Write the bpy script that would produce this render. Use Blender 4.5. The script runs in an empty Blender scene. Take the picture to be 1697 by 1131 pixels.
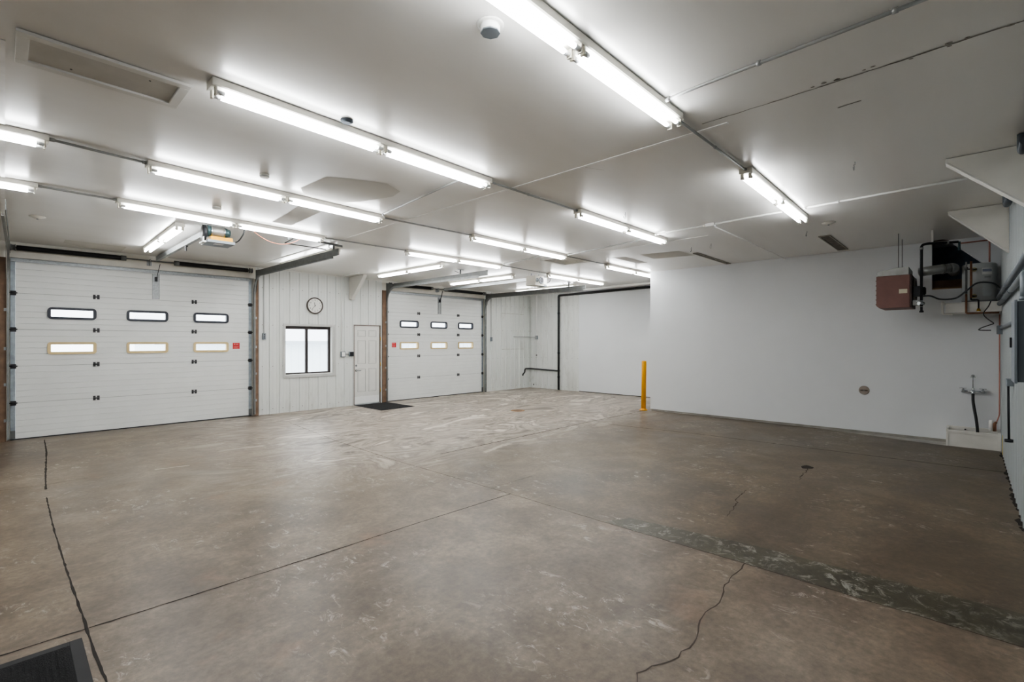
import bpy, bmesh, math, random
from mathutils import Vector, Matrix
random.seed(7)
PI = math.pi
COL = bpy.context.scene.collection

# ------------------------------------------------------------------ room frame
# X runs along the garage-door wall, Y towards that wall, camera stands at X=0, Y=0
CAM_Z = 1.667
H = 3.35            # ceiling
YA = 11.682         # garage-door wall (wall_left)
XD = 13.265         # far wall (wall_back)
XB = 10.772         # white partition (wall_centre)
YB = 5.616          # its free end
YC = -0.36          # ribbed wall beside the camera (wall_right)
XR = -3.6           # wall behind the camera (wall_rear)

# ------------------------------------------------------------------ materials
def S(c):
    return tuple((v / 12.92 if v <= 0.04045 else ((v + 0.055) / 1.055) ** 2.4) for v in c)

def hexc(h):
    return S(tuple(int(h[i:i + 2], 16) / 255 for i in (0, 2, 4)))

MATS = {}
def mat(name, col, rough=0.5, metal=0.0, var=0.08, scale=6.0, bump=0.0, bscale=60.0, spec=0.5, emit=None):
    if name in MATS: return MATS[name]
    m = bpy.data.materials.new(name); m.use_nodes = True
    nt = m.node_tree; b = nt.nodes['Principled BSDF']
    if isinstance(col, str): col = hexc(col)
    b.inputs['Roughness'].default_value = rough
    b.inputs['Metallic'].default_value = metal
    b.inputs['Specular IOR Level'].default_value = spec
    tc = nt.nodes.new('ShaderNodeTexCoord')
    if emit:
        b.inputs['Base Color'].default_value = (*col, 1)
        b.inputs['Emission Color'].default_value = (*col, 1)
        b.inputs['Emission Strength'].default_value = emit
    else:
        n = nt.nodes.new('ShaderNodeTexNoise'); n.inputs['Scale'].default_value = scale; n.inputs['Detail'].default_value = 5
        nt.links.new(tc.outputs['Object'], n.inputs['Vector'])
        r = nt.nodes.new('ShaderNodeValToRGB')
        r.color_ramp.elements[0].position = 0.3; r.color_ramp.elements[1].position = 0.7
        r.color_ramp.elements[0].color = (*[max(0, v * (1 - var)) for v in col], 1)
        r.color_ramp.elements[1].color = (*[min(1, v * (1 + var)) for v in col], 1)
        nt.links.new(n.outputs['Fac'], r.inputs['Fac']); nt.links.new(r.outputs['Color'], b.inputs['Base Color'])
    if bump > 0:
        n2 = nt.nodes.new('ShaderNodeTexNoise'); n2.inputs['Scale'].default_value = bscale; n2.inputs['Detail'].default_value = 4
        nt.links.new(tc.outputs['Object'], n2.inputs['Vector'])
        bp = nt.nodes.new('ShaderNodeBump'); bp.inputs['Strength'].default_value = bump; bp.inputs['Distance'].default_value = 0.01
        nt.links.new(n2.outputs['Fac'], bp.inputs['Height']); nt.links.new(bp.outputs['Normal'], b.inputs['Normal'])
    MATS[name] = m
    return m

class NG:
    """small helper to write node graphs"""
    def __init__(s, name):
        s.m = bpy.data.materials.new(name); s.m.use_nodes = True; s.t = s.m.node_tree
        s.b = s.t.nodes['Principled BSDF']; MATS[name] = s.m
        s.tc = s.t.nodes.new('ShaderNodeTexCoord')
    def link(s, a, b): s.t.links.new(a, b)
    def mapping(s, scale=(1, 1, 1), loc=(0, 0, 0), rot=(0, 0, 0)):
        n = s.t.nodes.new('ShaderNodeMapping'); n.inputs['Scale'].default_value = scale
        n.inputs['Location'].default_value = loc; n.inputs['Rotation'].default_value = rot
        s.link(s.tc.outputs['Object'], n.inputs['Vector']); return n.outputs['Vector']
    def noise(s, scale, detail=5, rough=0.55, dist=0.0, vec=None):
        n = s.t.nodes.new('ShaderNodeTexNoise'); n.inputs['Scale'].default_value = scale
        n.inputs['Detail'].default_value = detail; n.inputs['Roughness'].default_value = rough
        n.inputs['Distortion'].default_value = dist
        s.link(vec if vec is not None else s.tc.outputs['Object'], n.inputs['Vector']); return n.outputs['Fac']
    def ramp(s, fac, stops):
        r = s.t.nodes.new('ShaderNodeValToRGB'); e = r.color_ramp.elements
        while len(e) < len(stops): e.new(0.5)
        for k, (p, c) in zip(e, stops):
            k.position = p; k.color = (*((c, c, c) if isinstance(c, (int, float)) else c), 1)
        s.link(fac, r.inputs['Fac']); return r.outputs['Color']
    def mix(s, fac, a, b, mode='MIX'):
        n = s.t.nodes.new('ShaderNodeMix'); n.data_type = 'RGBA'; n.blend_type = mode
        for v, k in ((fac, 0), (a, 6), (b, 7)):
            if isinstance(v, (int, float)): n.inputs[k].default_value = v if k == 0 else (v, v, v, 1)
            elif isinstance(v, tuple): n.inputs[k].default_value = (*v, 1)
            else: s.link(v, n.inputs[k])
        return n.outputs[2]
    def math(s, op, a, b=0.0, clamp=False):
        n = s.t.nodes.new('ShaderNodeMath'); n.operation = op; n.use_clamp = clamp
        for v, k in ((a, 0), (b, 1)):
            if isinstance(v, (int, float)): n.inputs[k].default_value = v
            else: s.link(v, n.inputs[k])
        return n.outputs[0]
    def xyz(s):
        n = s.t.nodes.new('ShaderNodeSeparateXYZ'); s.link(s.tc.outputs['Object'], n.inputs[0]); return n.outputs
    def smooth(s, v, a, b):
        n = s.t.nodes.new('ShaderNodeMapRange'); n.interpolation_type = 'SMOOTHSTEP'
        n.inputs['From Min'].default_value = a; n.inputs['From Max'].default_value = b
        s.link(v, n.inputs['Value']); return n.outputs['Result']
    def bump(s, h, strength, dist=0.01):
        n = s.t.nodes.new('ShaderNodeBump'); n.inputs['Strength'].default_value = strength; n.inputs['Distance'].default_value = dist
        s.link(h, n.inputs['Height']); s.link(n.outputs['Normal'], s.b.inputs['Normal'])

# --- concrete floor
def concrete(name, far=True):
    g = NG(name); x, y, z = g.xyz()
    big = g.noise(0.55, 6, 0.62, 0.6)
    mid = g.noise(1.9, 8, 0.7, 0.35)
    fine = g.noise(22, 6, 0.7)
    c = g.ramp(big, [(0.36, hexc('53473b')), (0.50, hexc('695c4e')), (0.64, hexc('7c6f60'))])
    c2 = g.ramp(mid, [(0.36, hexc('4f4337')), (0.50, hexc('6a5d4f')), (0.64, hexc('8b7d6c'))])
    c = g.mix(0.5, c, c2)
    cf = g.ramp(fine, [(0.36, 0.72), (0.64, 1.22)])
    c = g.mix(0.75, c, cf, 'MULTIPLY')
    if far:
        # cool darker slab on the X>3.82 side close to the partition
        side = g.smooth(x, 3.75, 3.9); near = g.math('SUBTRACT', 1.0, g.smooth(y, 1.5, 6.5))
        f = g.math('MULTIPLY', side, near)
        c = g.mix(f, c, g.mix(1.0, c, hexc('d6d3ca'), 'MULTIPLY'))
        # swept, swirling pale dust towards the overhead doors
        sw = g.noise(0.75, 5, 0.6, 2.6, vec=g.mapping((0.7, 1.5, 1), rot=(0, 0, 0.5)))
        swc = g.ramp(sw, [(0.36, hexc('675d53')), (0.46, hexc('aea497')), (0.54, hexc('7d7268')), (0.62, hexc('cdc5b9'))])
        mask = g.math('MULTIPLY', g.smooth(y, 4.6, 6.6), g.smooth(x, 1.0, 4.2))
        mask = g.math('MULTIPLY', mask, 0.9)
        c = g.mix(mask, c, swc)
        # pale scuffs
        fl = g.noise(9, 6, 0.8, 0.8, vec=g.mapping((1.2, 0.7, 1), rot=(0, 0, 0.9)))
        patch = g.smooth(g.noise(0.9, 3, 0.5), 0.44, 0.62)
        fm = g.math('MULTIPLY', g.smooth(fl, 0.55, 0.66), patch)
        c = g.mix(g.math('MULTIPLY', fm, 0.6), c, hexc('b9b2a6'))
        # rusty tint low on the right
        ru = g.smooth(g.noise(1.4, 4, 0.6, vec=g.mapping(loc=(3, 1, 0))), 0.6, 0.74)
        rm = g.math('MULTIPLY', ru, g.math('SUBTRACT', 1.0, g.smooth(x, 2.0, 4.2)))
        c = g.mix(g.math('MULTIPLY', rm, 0.25), c, hexc('8a6246'))
    else:
        c = g.mix(1.0, c, hexc('aab2a6'), 'MULTIPLY')
        fl = g.smooth(g.noise(8, 6, 0.8, 0.8), 0.50, 0.62)
        c = g.mix(g.math('MULTIPLY', g.math('MULTIPLY', fl, g.smooth(g.noise(1.3, 3, 0.5), 0.36, 0.60)), 0.75), c, hexc('94948a'))
    g.link(c, g.b.inputs['Base Color'])
    rr = g.ramp(big, [(0.35, 0.34), (0.65, 0.44)]); g.link(rr, g.b.inputs['Roughness'])
    g.b.inputs['Specular IOR Level'].default_value = 0.45
    g.bump(fine, 0.12, 0.004)
    return g.m
M_FLOOR = concrete('concrete_floor'); M_STRIP = concrete('concrete_strip', False)
M_JOINT = mat('joint_dark', '2b2622', 0.9)
M_CRACK = mat('crack_dark', '4c443d', 0.9)
M_LEDGE = mat('concrete_ledge', 'a09d97', 0.8, var=0.15, bump=0.1)
M_PALE = mat('pale_scuff', 'aaa297', 0.7, var=0.15, scale=9)

# --- glossy painted ceiling
def ceiling_mat(name, gloss=True):
    g = NG(name)
    a = g.noise(0.5, 2, 0.5, 0.0); b = g.noise(1.2, 3, 0.5, 0.0, vec=g.mapping((0.25, 2.4, 1)))
    c = g.ramp(a, [(0.2, hexc('e4e2de')), (0.8, hexc('efeeeb'))])
    c2 = g.ramp(b, [(0.2, hexc('e2dfd9')), (0.8, hexc('efeeea'))])
    c = g.mix(0.5, c, c2)
    if not gloss: c = g.mix(1.0, c, hexc('ececea'), 'MULTIPLY')
    g.link(c, g.b.inputs['Base Color'])
    g.b.inputs['Roughness'].default_value = 0.29 if gloss else 0.8
    g.b.inputs['Specular IOR Level'].default_value = 0.75 if gloss else 0.2
    g.bump(g.noise(0.8, 3, 0.4, vec=g.mapping((0.4, 1.6, 1))), 0.05, 0.02)
    return g.m
M_CEIL = ceiling_mat('ceiling_paint'); M_CEILM = ceiling_mat('ceiling_matte', False)
M_SEAM = mat('ceiling_seam', 'f2f1ef', 0.5)
M_SMUDGE = mat('ceiling_smudge', '8f8a82', 0.7)

# --- ribbed metal liner, dirty towards the floor
def liner(name, base, dirt):
    g = NG(name); x, y, z = g.xyz()
    n = g.noise(3.0, 6, 0.65, 0.6, vec=g.mapping((1.5, 1.5, 0.5)))
    c = g.ramp(n, [(0.3, tuple(v * 0.94 for v in base)), (0.7, base)])
    low = g.math('SUBTRACT', 1.0, g.smooth(z, 0.0, 1.5)); f = g.math('MULTIPLY', low, g.smooth(n, 0.46, 0.72))
    far = g.smooth(x, 11.0, 12.2)
    f2 = g.math('MULTIPLY', far, g.smooth(g.noise(2.2, 6, 0.7, 0.5, vec=g.mapping((2, 2, 0.7), loc=(0, 4, 1))), 0.5, 0.72))
    f = g.math('MULTIPLY', g.math('MAXIMUM', f, g.math('MULTIPLY', f2, 0.8)), dirt)
    c = g.mix(f, c, hexc('8d897d'))
    g.link(c, g.b.inputs['Base Color']); g.b.inputs['Roughness'].default_value = 0.42
    return g.m
M_RIB = liner('metal_liner', hexc('dddfdc'), 0.3)
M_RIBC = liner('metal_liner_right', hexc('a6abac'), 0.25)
M_SCREW = mat('screw_heads', '7b7a76', 0.5, 0.5)
M_WALL = mat('white_drywall', 'dcdee0', 0.75, var=0.015, scale=2, bump=0.05, bscale=90, spec=0.3)
M_HEAD = mat('header_board', 'd6d3ca', 0.6, var=0.05)
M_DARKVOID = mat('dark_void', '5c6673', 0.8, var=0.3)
M_DOOR = mat('door_steel_white', 'dfe1df', 0.42, var=0.025, scale=3)
M_SEAMD = mat('door_seam', '8f9190', 0.6)
M_GALV = mat('galvanised', 'a4a8aa', 0.45, 0.4, var=0.18, scale=30)
M_STILE = mat('galvanised_stile', '9aa3aa', 0.5, 0.4, var=0.2, scale=14)
M_TRACK = mat('track_steel', '858786', 0.5, 0.3, var=0.12, scale=12)
M_TRACKD = mat('track_dark', '6c6e6d', 0.55, 0.3, var=0.12, scale=12)
M_BLACK = mat('black_steel', '26262a', 0.5, 0.3, var=0.2)
M_SPRING = mat('spring_black', '1f1e20', 0.55, 0.3, var=0.2)
M_WOOD = mat('stud_wood', '796250', 0.75, var=0.22, scale=9, bump=0.1, bscale=40)
M_WOODL = mat('sill_wood', 'a58a6c', 0.75, var=0.15, scale=9)
M_BRFRAME = mat('bronze_frame', '3a3433', 0.45, 0.3, var=0.1)
M_TRIMW = mat('white_trim', 'deddd8', 0.5, var=0.03)
M_NAVY = mat('navy_frame', '2c2f3a', 0.4, var=0.1)
M_TAN = mat('tan_frame', 'd3bd8e', 0.5, var=0.05)
M_RED = mat('red_sticker', 'c3232b', 0.5, var=0.03)
M_WHITE = mat('white_plain', 'eeeeec', 0.5, var=0.02)
M_IVORY = mat('ivory_housing', 'd9d6cc', 0.4, var=0.03)
M_TUBE = mat('lit_tube', (0.965, 0.985, 1.0), 0.4, emit=15.0)
M_ENDCAP = mat('tube_cap', 'd5d7d8', 0.35, 0.3)
M_HOLDER = mat('lampholder', 'cfcbbf', 0.5)
M_CONDUIT = mat('conduit_metal', 'a6a7a6', 0.42, 0.35, var=0.1)
M_CONDW = mat('conduit_painted', 'efeeec', 0.5, var=0.05)
M_GREY = mat('grey_enamel', '7d848a', 0.45, 0.2, var=0.05)
M_PANELD = mat('panel_dark_grey', '53595e', 0.5, 0.2, var=0.06)
M_RUBBER = mat('rubber_mat', '1c1c1e', 0.95, var=0.35, scale=70, bump=0.8, bscale=150)
M_MATEDGE = mat('mat_edge', '2e2e30', 0.8)
M_YELLOW = mat('safety_yellow', 'eaa70f', 0.45, var=0.04)
M_YEL2 = mat('opener_yellow', 'c28c00', 0.5, var=0.1, scale=20)
M_BROWN = mat('heater_brown', '7a5750', 0.55, var=0.07, scale=8)
M_SHEET = mat('sheet_metal', '8d8d8a', 0.4, 0.6, var=0.12, scale=10)
M_FLUE = mat('flue_pipe', 'a9abaa', 0.32, 0.6, var=0.15, scale=10)
M_COPPER = mat('copper', '8c6650', 0.35, 0.5, var=0.2, scale=15)
M_PEX = mat('red_pex', 'b88378', 0.5, var=0.08)
M_TANK = mat('tank_enamel', 'c7cbcb', 0.35, var=0.03)
M_PVC = mat('white_pvc', 'e4e3df', 0.4, var=0.02)
M_CHROME = mat('chrome', 'c9cdd0', 0.15, 0.95, var=0.03)
M_BRASS = mat('brass', 'b48f3a', 0.35, 0.8, var=0.1)
M_BASIN = mat('mop_basin', 'dcdad4', 0.5, var=0.05)
M_CREAM = mat('gusset_cream', 'd8d6cf', 0.55, var=0.05, scale=3)
M_ABS = mat('abs_black', '2e2f30', 0.5, var=0.15)
M_CLOCKF = mat('clock_face', 'e9e8e2', 0.5, var=0.01)
M_CLOCKR = mat('clock_rim', '4a423c', 0.4, var=0.1)
M_ORANGE = mat('orange_cord', 'b9735a', 0.6)
M_TEAL = mat('motor_teal', '3c5256', 0.4, 0.5, var=0.2)
M_SNOW = mat('snow', 'f4f6fa', 0.9, var=0.02)
M_SHED = mat('shed_siding', 'e6ecee', 0.8, var=0.03)
M_SHEDT = mat('shed_trim', 'b9c0c6', 0.8, var=0.05)
M_BARK = mat('bark', '6f6864', 0.9, var=0.2)
M_RUST = mat('rusty_drain', '9b7c5f', 0.8, var=0.25, scale=30)
def glass_mat():
    m = bpy.data.materials.new('window_glass'); m.use_nodes = True; nt = m.node_tree
    out = nt.nodes['Material Output']; nt.nodes.remove(nt.nodes['Principled BSDF'])
    tr = nt.nodes.new('ShaderNodeBsdfTransparent'); tr.inputs['Color'].default_value = (0.95, 0.97, 0.97, 1)
    gl = nt.nodes.new('ShaderNodeBsdfGlossy'); gl.inputs['Roughness'].default_value = 0.03
    n = nt.nodes.new('ShaderNodeTexNoise'); n.inputs['Scale'].default_value = 2
    mr = nt.nodes.new('ShaderNodeMapRange'); mr.inputs['To Min'].default_value = 0.04; mr.inputs['To Max'].default_value = 0.07
    nt.links.new(n.outputs['Fac'], mr.inputs['Value'])
    mx = nt.nodes.new('ShaderNodeMixShader'); nt.links.new(mr.outputs['Result'], mx.inputs['Fac'])
    nt.links.new(tr.outputs[0], mx.inputs[1]); nt.links.new(gl.outputs[0], mx.inputs[2]); nt.links.new(mx.outputs[0], out.inputs['Surface'])
    return m
M_GLASS = glass_mat()

# ------------------------------------------------------------------ mesh builder
class MB:
    def __init__(s): s.v = []; s.f = []; s.m = []; s.sm = []; s.mats = []; s.cur = 0
    def use(s, m):
        if m not in s.mats: s.mats.append(m)
        s.cur = s.mats.index(m); return s
    def face(s, idx, smooth=False): s.f.append(tuple(idx)); s.m.append(s.cur); s.sm.append(smooth)
    def poly(s, pts):
        b = len(s.v); s.v += [tuple(p) for p in pts]; s.face(range(b, b + len(pts))); return s
    def box(s, x0, x1, y0, y1, z0, z1):
        x0, x1 = min(x0, x1), max(x0, x1); y0, y1 = min(y0, y1), max(y0, y1); z0, z1 = min(z0, z1), max(z0, z1)
        b = len(s.v)
        s.v += [(x0, y0, z0), (x1, y0, z0), (x1, y1, z0), (x0, y1, z0), (x0, y0, z1), (x1, y0, z1), (x1, y1, z1), (x0, y1, z1)]
        for q in ((0, 3, 2, 1), (4, 5, 6, 7), (0, 1, 5, 4), (1, 2, 6, 5), (2, 3, 7, 6), (3, 0, 4, 7)): s.face([b + i for i in q])
        return s
    def prism(s, pts, vec):
        """polygon pts (3D) extruded by vec"""
        n = len(pts); b = len(s.v); vec = Vector(vec)
        s.v += [tuple(p) for p in pts] + [tuple(Vector(p) + vec) for p in pts]
        s.face(range(b + n - 1, b - 1, -1)); s.face(range(b + n, b + 2 * n))
        for i in range(n):
            j = (i + 1) % n; s.face((b + i, b + j, b + n + j, b + n + i))
        return s
    def sweep(s, pts, prof, side=None, closed=True, cap=True, smooth=False):
        """profile (a,b) swept along pts; a along side axis, b along side x tangent"""
        pts = [Vector(p) for p in pts]; n = len(pts); k = len(prof); b0 = len(s.v)
        t0 = (pts[1] - pts[0]).normalized()
        if side is None:
            u = Vector((0, 0, 1)) if abs(t0.z) < 0.9 else Vector((1, 0, 0))
            side = t0.cross(u).normalized()
        u = Vector(side)
        for i in range(n):
            if i == 0: t = pts[1] - pts[0]; fac = 1
            elif i == n - 1: t = pts[-1] - pts[-2]; fac = 1
            else: t = (pts[i] - pts[i - 1]).normalized() + (pts[i + 1] - pts[i]).normalized()
            if t.length < 1e-9: t = pts[i] - pts[i - 1]
            t.normalize()
            u = (u - t * u.dot(t)); u.normalize(); w = t.cross(u)
            for a, c in prof: s.v.append(tuple(pts[i] + u * a + w * c))
        for i in range(n - 1):
            for j in range(k if closed else k - 1):
                j2 = (j + 1) % k
                s.face((b0 + i * k + j, b0 + i * k + j2, b0 + (i + 1) * k + j2, b0 + (i + 1) * k + j), smooth)
        if cap and closed:
            s.face([b0 + j for j in range(k - 1, -1, -1)]); s.face([b0 + (n - 1) * k + j for j in range(k)])
        return s
    def tube(s, pts, r, n=10, fil=0.0, smooth=True):
        pts = [Vector(p) for p in pts]
        if fil > 0 and len(pts) > 2:
            out = [pts[0]]
            for i in range(1, len(pts) - 1):
                a, p, c = pts[i - 1], pts[i], pts[i + 1]
                d1 = (a - p); d2 = (c - p); f = min(fil, d1.length * .45, d2.length * .45)
                q1 = p + d1.normalized() * f; q2 = p + d2.normalized() * f
                for k in range(6):
                    t = k / 5; out.append(q1 * (1 - t) ** 2 + p * 2 * t * (1 - t) + q2 * t * t)
            out.append(pts[-1]); pts = out
        return s.sweep(pts, [(r * math.cos(2 * PI * i / n), r * math.sin(2 * PI * i / n)) for i in range(n)], smooth=smooth)
    def cyl(s, p0, p1, r, n=20, r1=None, smooth=True):
        p0, p1 = Vector(p0), Vector(p1); r1 = r if r1 is None else r1
        t = (p1 - p0).normalized(); u = t.orthogonal().normalized(); w = t.cross(u); b = len(s.v)
        for p, rr in ((p0, r), (p1, r1)):
            for i in range(n):
                a = 2 * PI * i / n; s.v.append(tuple(p + (u * math.cos(a) + w * math.sin(a)) * rr))
        for i in range(n):
            j = (i + 1) % n; s.face((b + i, b + j, b + n + j, b + n + i), smooth)
        s.face([b + i for i in range(n - 1, -1, -1)]); s.face([b + n + i for i in range(n)])
        return s
    def lathe(s, c, axis, prof, n=28):
        """prof list of (radius, height along axis) from c"""
        c = Vector(c); t = Vector(axis).normalized(); u = t.orthogonal().normalized(); w = t.cross(u); b = len(s.v); k = len(prof)
        for r, h in prof:
            for i in range(n):
                a = 2 * PI * i / n; s.v.append(tuple(c + t * h + (u * math.cos(a) + w * math.sin(a)) * max(r, 1e-4)))
        for q in range(k - 1):
            for i in range(n):
                j = (i + 1) % n; s.face((b + q * n + i, b + q * n + j, b + (q + 1) * n + j, b + (q + 1) * n + i), True)
        s.face([b + i for i in range(n - 1, -1, -1)]); s.face([b + (k - 1) * n + i for i in range(n)])
        return s
    def build(s, name, m=None, parent=None, at=(0, 0, 0), bevel=0.0, seg=2):
        """vertices are in world metres; origin of the object goes to `at` (or to the parent's base)"""
        o = Vector(at)
        if parent is not None:
            q = parent; o = Vector((0, 0, 0))
            while q is not None: o += Vector(q.location); q = q.parent
        me = bpy.data.meshes.new(name)
        me.from_pydata([tuple(Vector(v) - o) for v in s.v], [], s.f)
        ms = s.mats if s.mats else [m]
        for mm in ms: me.materials.append(mm)
        for p, mi, sm in zip(me.polygons, s.m, s.sm): p.material_index = mi if s.mats else 0; p.use_smooth = sm
        bm = bmesh.new(); bm.from_mesh(me)
        bmesh.ops.recalc_face_normals(bm, faces=bm.faces)
        if bevel > 0:
            es = [e for e in bm.edges if len(e.link_faces) == 2 and e.calc_face_angle(0) > 0.6]
            bmesh.ops.bevel(bm, geom=es, offset=bevel, segments=seg, affect='EDGES', profile=0.6, clamp_overlap=True)
        bm.to_mesh(me); bm.free(); me.update()
        ob = bpy.data.objects.new(name, me); COL.objects.link(ob)
        if parent is not None: ob.parent = parent
        else: ob.location = o
        return ob

def tag(o, label=None, cat=None, group=None, kind=None):
    for k, v in (('label', label), ('category', cat), ('group', group), ('kind', kind)):
        if v: o[k] = v
    return o
def thing(name, loc, label, cat, group=None, kind=None):
    o = bpy.data.objects.new(name, None); COL.objects.link(o); o.location = loc
    o.empty_display_size = 0.1
    return tag(o, label, cat, group, kind)
def copy_tree(o, parent=None):
    c = o.copy(); COL.objects.link(c)
    if parent is not None: c.parent = parent
    for ch in list(o.children): copy_tree(ch, c)
    return c
def one(name, mb, m, label, cat, at, group=None, bevel=0.0, kind=None):
    return tag(mb.build(name, m, None, at, bevel), label, cat, group, kind)

# ------------------------------------------------------------------ ribbed wall panel
def ribbed(mb, s0, s1, z0, z1, P, holes=(), pitch=0.2286, phase=0.0, rib=0.02, m=None, screws=(0.12, 1.1, 2.05, 2.9)):
    """P(s, z, d) -> world point; d is the distance the metal stands into the room"""
    mb.use(m or M_RIB)
    S_ = {round(s0, 4): 0.0, round(s1, 4): 0.0}
    k = math.floor((s0 - phase) / pitch) - 1
    ribs = []
    while phase + k * pitch < s1 + pitch:
        c = phase + k * pitch; ribs.append(c)
        for off, d in ((-0.020, 0), (-0.013, rib), (0.013, rib), (0.020, 0), (pitch / 2 - 0.048, 0), (pitch / 2 - 0.038, 0.004), (pitch / 2 - 0.028, 0), (pitch / 2 + 0.028, 0), (pitch / 2 + 0.038, 0.004), (pitch / 2 + 0.048, 0)):
            q = c + off
            if s0 < q < s1: S_[round(q, 4)] = d
        k += 1
    for h in holes:
        for q in h[:2]:
            if s0 < q < s1 and round(q, 4) not in S_: S_[round(q, 4)] = 0.0
    xs = sorted(S_); zs = sorted({z0, z1, *[q for h in holes for q in h[2:4] if z0 < q < z1]})
    b = len(mb.v)
    for q in xs:
        for z in zs: mb.v.append(tuple(P(q, z, S_[q])))
    nz = len(zs)
    for i in range(len(xs) - 1):
        for j in range(nz - 1):
            cs, cz = (xs[i] + xs[i + 1]) / 2, (zs[j] + zs[j + 1]) / 2
            if any(h[0] < cs < h[1] and h[2] < cz < h[3] for h in holes): continue
            mb.face((b + i * nz + j, b + (i + 1) * nz + j, b + (i + 1) * nz + j + 1, b + i * nz + j + 1))
    mb.use(M_SCREW)
    for c in ribs:
        q = c + 0.06
        for z in screws:
            if not (s0 + .02 < q < s1 - .02 and z0 + .02 < z < z1 - .02): continue
            if any(h[0] - .02 < q < h[1] + .02 and h[2] - .02 < z < h[3] + .02 for h in holes): continue
            r = 0.008
            mb.poly([P(q - r, z - r, 0.006), P(q + r, z - r, 0.006), P(q + r, z + r, 0.006), P(q - r, z + r, 0.006)])
    return mb

# =================================================================== THE SETTING
# ---- floor
fm = MB().use(M_FLOOR)
fm.box(XR, XD, YC, YA + .17, -0.12, 0)
def ribbon(mb, pts, w, z=0.0015, jag=0.0):
    P = [Vector((p[0], p[1], 0)) for p in pts]
    if jag:
        Q = [P[0]]
        for a, b in zip(P, P[1:]):
            n = max(2, int((b - a).length / 0.05)); nrm = Vector((-(b - a).y, (b - a).x, 0)).normalized()
            for i in range(1, n + 1):
                q = a.lerp(b, i / n)
                if i < n: q = q + nrm * random.uniform(-jag, jag)
                Q.append(q)
        P = Q
    b = len(mb.v)
    for i, p in enumerate(P):
        t = (P[min(i + 1, len(P) - 1)] - P[max(i - 1, 0)]); n = Vector((-t.y, t.x, 0)).normalized()
        ww = w * (random.uniform(.5, 1.2) if jag else 1)
        for s in (-1, 1): q = p + n * s * ww / 2; mb.v.append((q.x, q.y, z))
    for i in range(len(P) - 1): mb.face((b + 2 * i, b + 2 * i + 1, b + 2 * i + 3, b + 2 * i + 2))
    return mb
fm.use(M_STRIP)
fm.poly([(3.815, 2.46, .001), (4.07, 2.33, .001), (4.15, 1.75, .001), (4.22, 1.30, .001), (4.25, .5, .001), (4.30, YC, .001), (3.825, YC, .001), (3.83, 1.23, .001)])
fm.use(M_LEDGE).poly([(XB, 2.2, .001), (10.39, .285, .001), (XB, .285, .001)])
fm.use(M_JOINT)
ribbon(fm, [(XR, 3.80), (-.015, 3.728), (.889, 3.701), (1.558, 3.686), (2.667, 3.678), (3.818, 3.65)], .012, jag=.003)
ribbon(fm, [(.47, 11.4), (.439, 10.09), (.352, 8.29), (.323, 7.55)], .022, jag=.002)
ribbon(fm, [(.311, 7.16), (.303, 6.06), (.309, 5.15), (.318, 4.40), (.33, 3.83), (.332, 3.42), (.345, 3.06), (.36, 2.0), (.36, YC)], .014, jag=.002)
fm.use(M_CRACK)
ribbon(fm, [(-.9, 7.9), (-.03, 7.86), (.33, 7.81), (.7, 7.82)], .008, jag=.002)
ribbon(fm, [(4.05, 10.2), (3.84, 7.74), (3.78, 5.93), (3.818, 3.65), (3.812, 2.455), (3.83, 1.23), (3.823, .44), (3.825, YC)], .010, jag=.004)
fm.use(M_JOINT); ribbon(fm, [(4.45, 5.69), (6.08, 5.702), (8.08, 5.74), (10.5, 5.71)], .022, jag=.002); fm.use(M_CRACK)
ribbon(fm, [(8.4, 5.3), (8.62, 3.6), (8.67, 2.17), (8.71, 1.22), (8.76, .05), (8.78, YC)], .026, jag=.004)
ribbon(fm, [(3.835, 1.23), (3.40, 1.22), (3.20, 1.17), (2.86, 1.17), (2.68, 1.115), (2.45, 1.116), (2.29, 1.186), (2.19, 1.215), (2.13, 1.18)], .009, jag=.012)
ribbon(fm, [(5.73, 1.82), (5.38, 1.80), (5.13, 1.73), (4.74, 1.68)], .010, jag=.015)
ribbon(fm, [(7.3, 1.55), (6.86, 1.52), (6.62, 1.50)], .012, jag=.015)
ribbon(fm, [(4.516, 3.94), (3.82, 3.95)], .008, jag=.006)
fm.use(M_JOINT)
fm.poly([(7.335 + .10 * math.cos(a) * (1 + .2 * math.sin(3 * a)), 1.567 + .07 * math.sin(a), .002) for a in [k * PI / 7 for k in range(14)]])
# grime where the right wall meets the slab
for k in range(22):
    x = 5.6 + k * .22 + random.uniform(-.05, .05); r = random.uniform(.03, .11)
    fm.poly([(x + r * 1.6 * math.cos(a) * random.uniform(.7, 1.2), YC + .012 + abs(r * .45 * math.sin(a)) * random.uniform(.6, 1.2), .0018) for a in [q * PI / 5 for q in range(6)]])
fm.use(M_PALE)
ribbon(fm, [(5.6, 6.22), (5.68, 5.9), (5.73, 5.62)], .05, .0012, .01); ribbon(fm, [(4.97, 5.30), (5.35, 5.40), (5.7, 5.47)], .09, .0012, .02)
ribbon(fm, [(1.35, 7.7), (1.72, 7.62)], .05, .0012, .006)
fl_ob = fm.build('floor', None, None, (0, 0, 0)); tag(fl_ob, 'worn grey-brown concrete slab with saw joints and cracks', 'floor', kind='structure')

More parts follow.
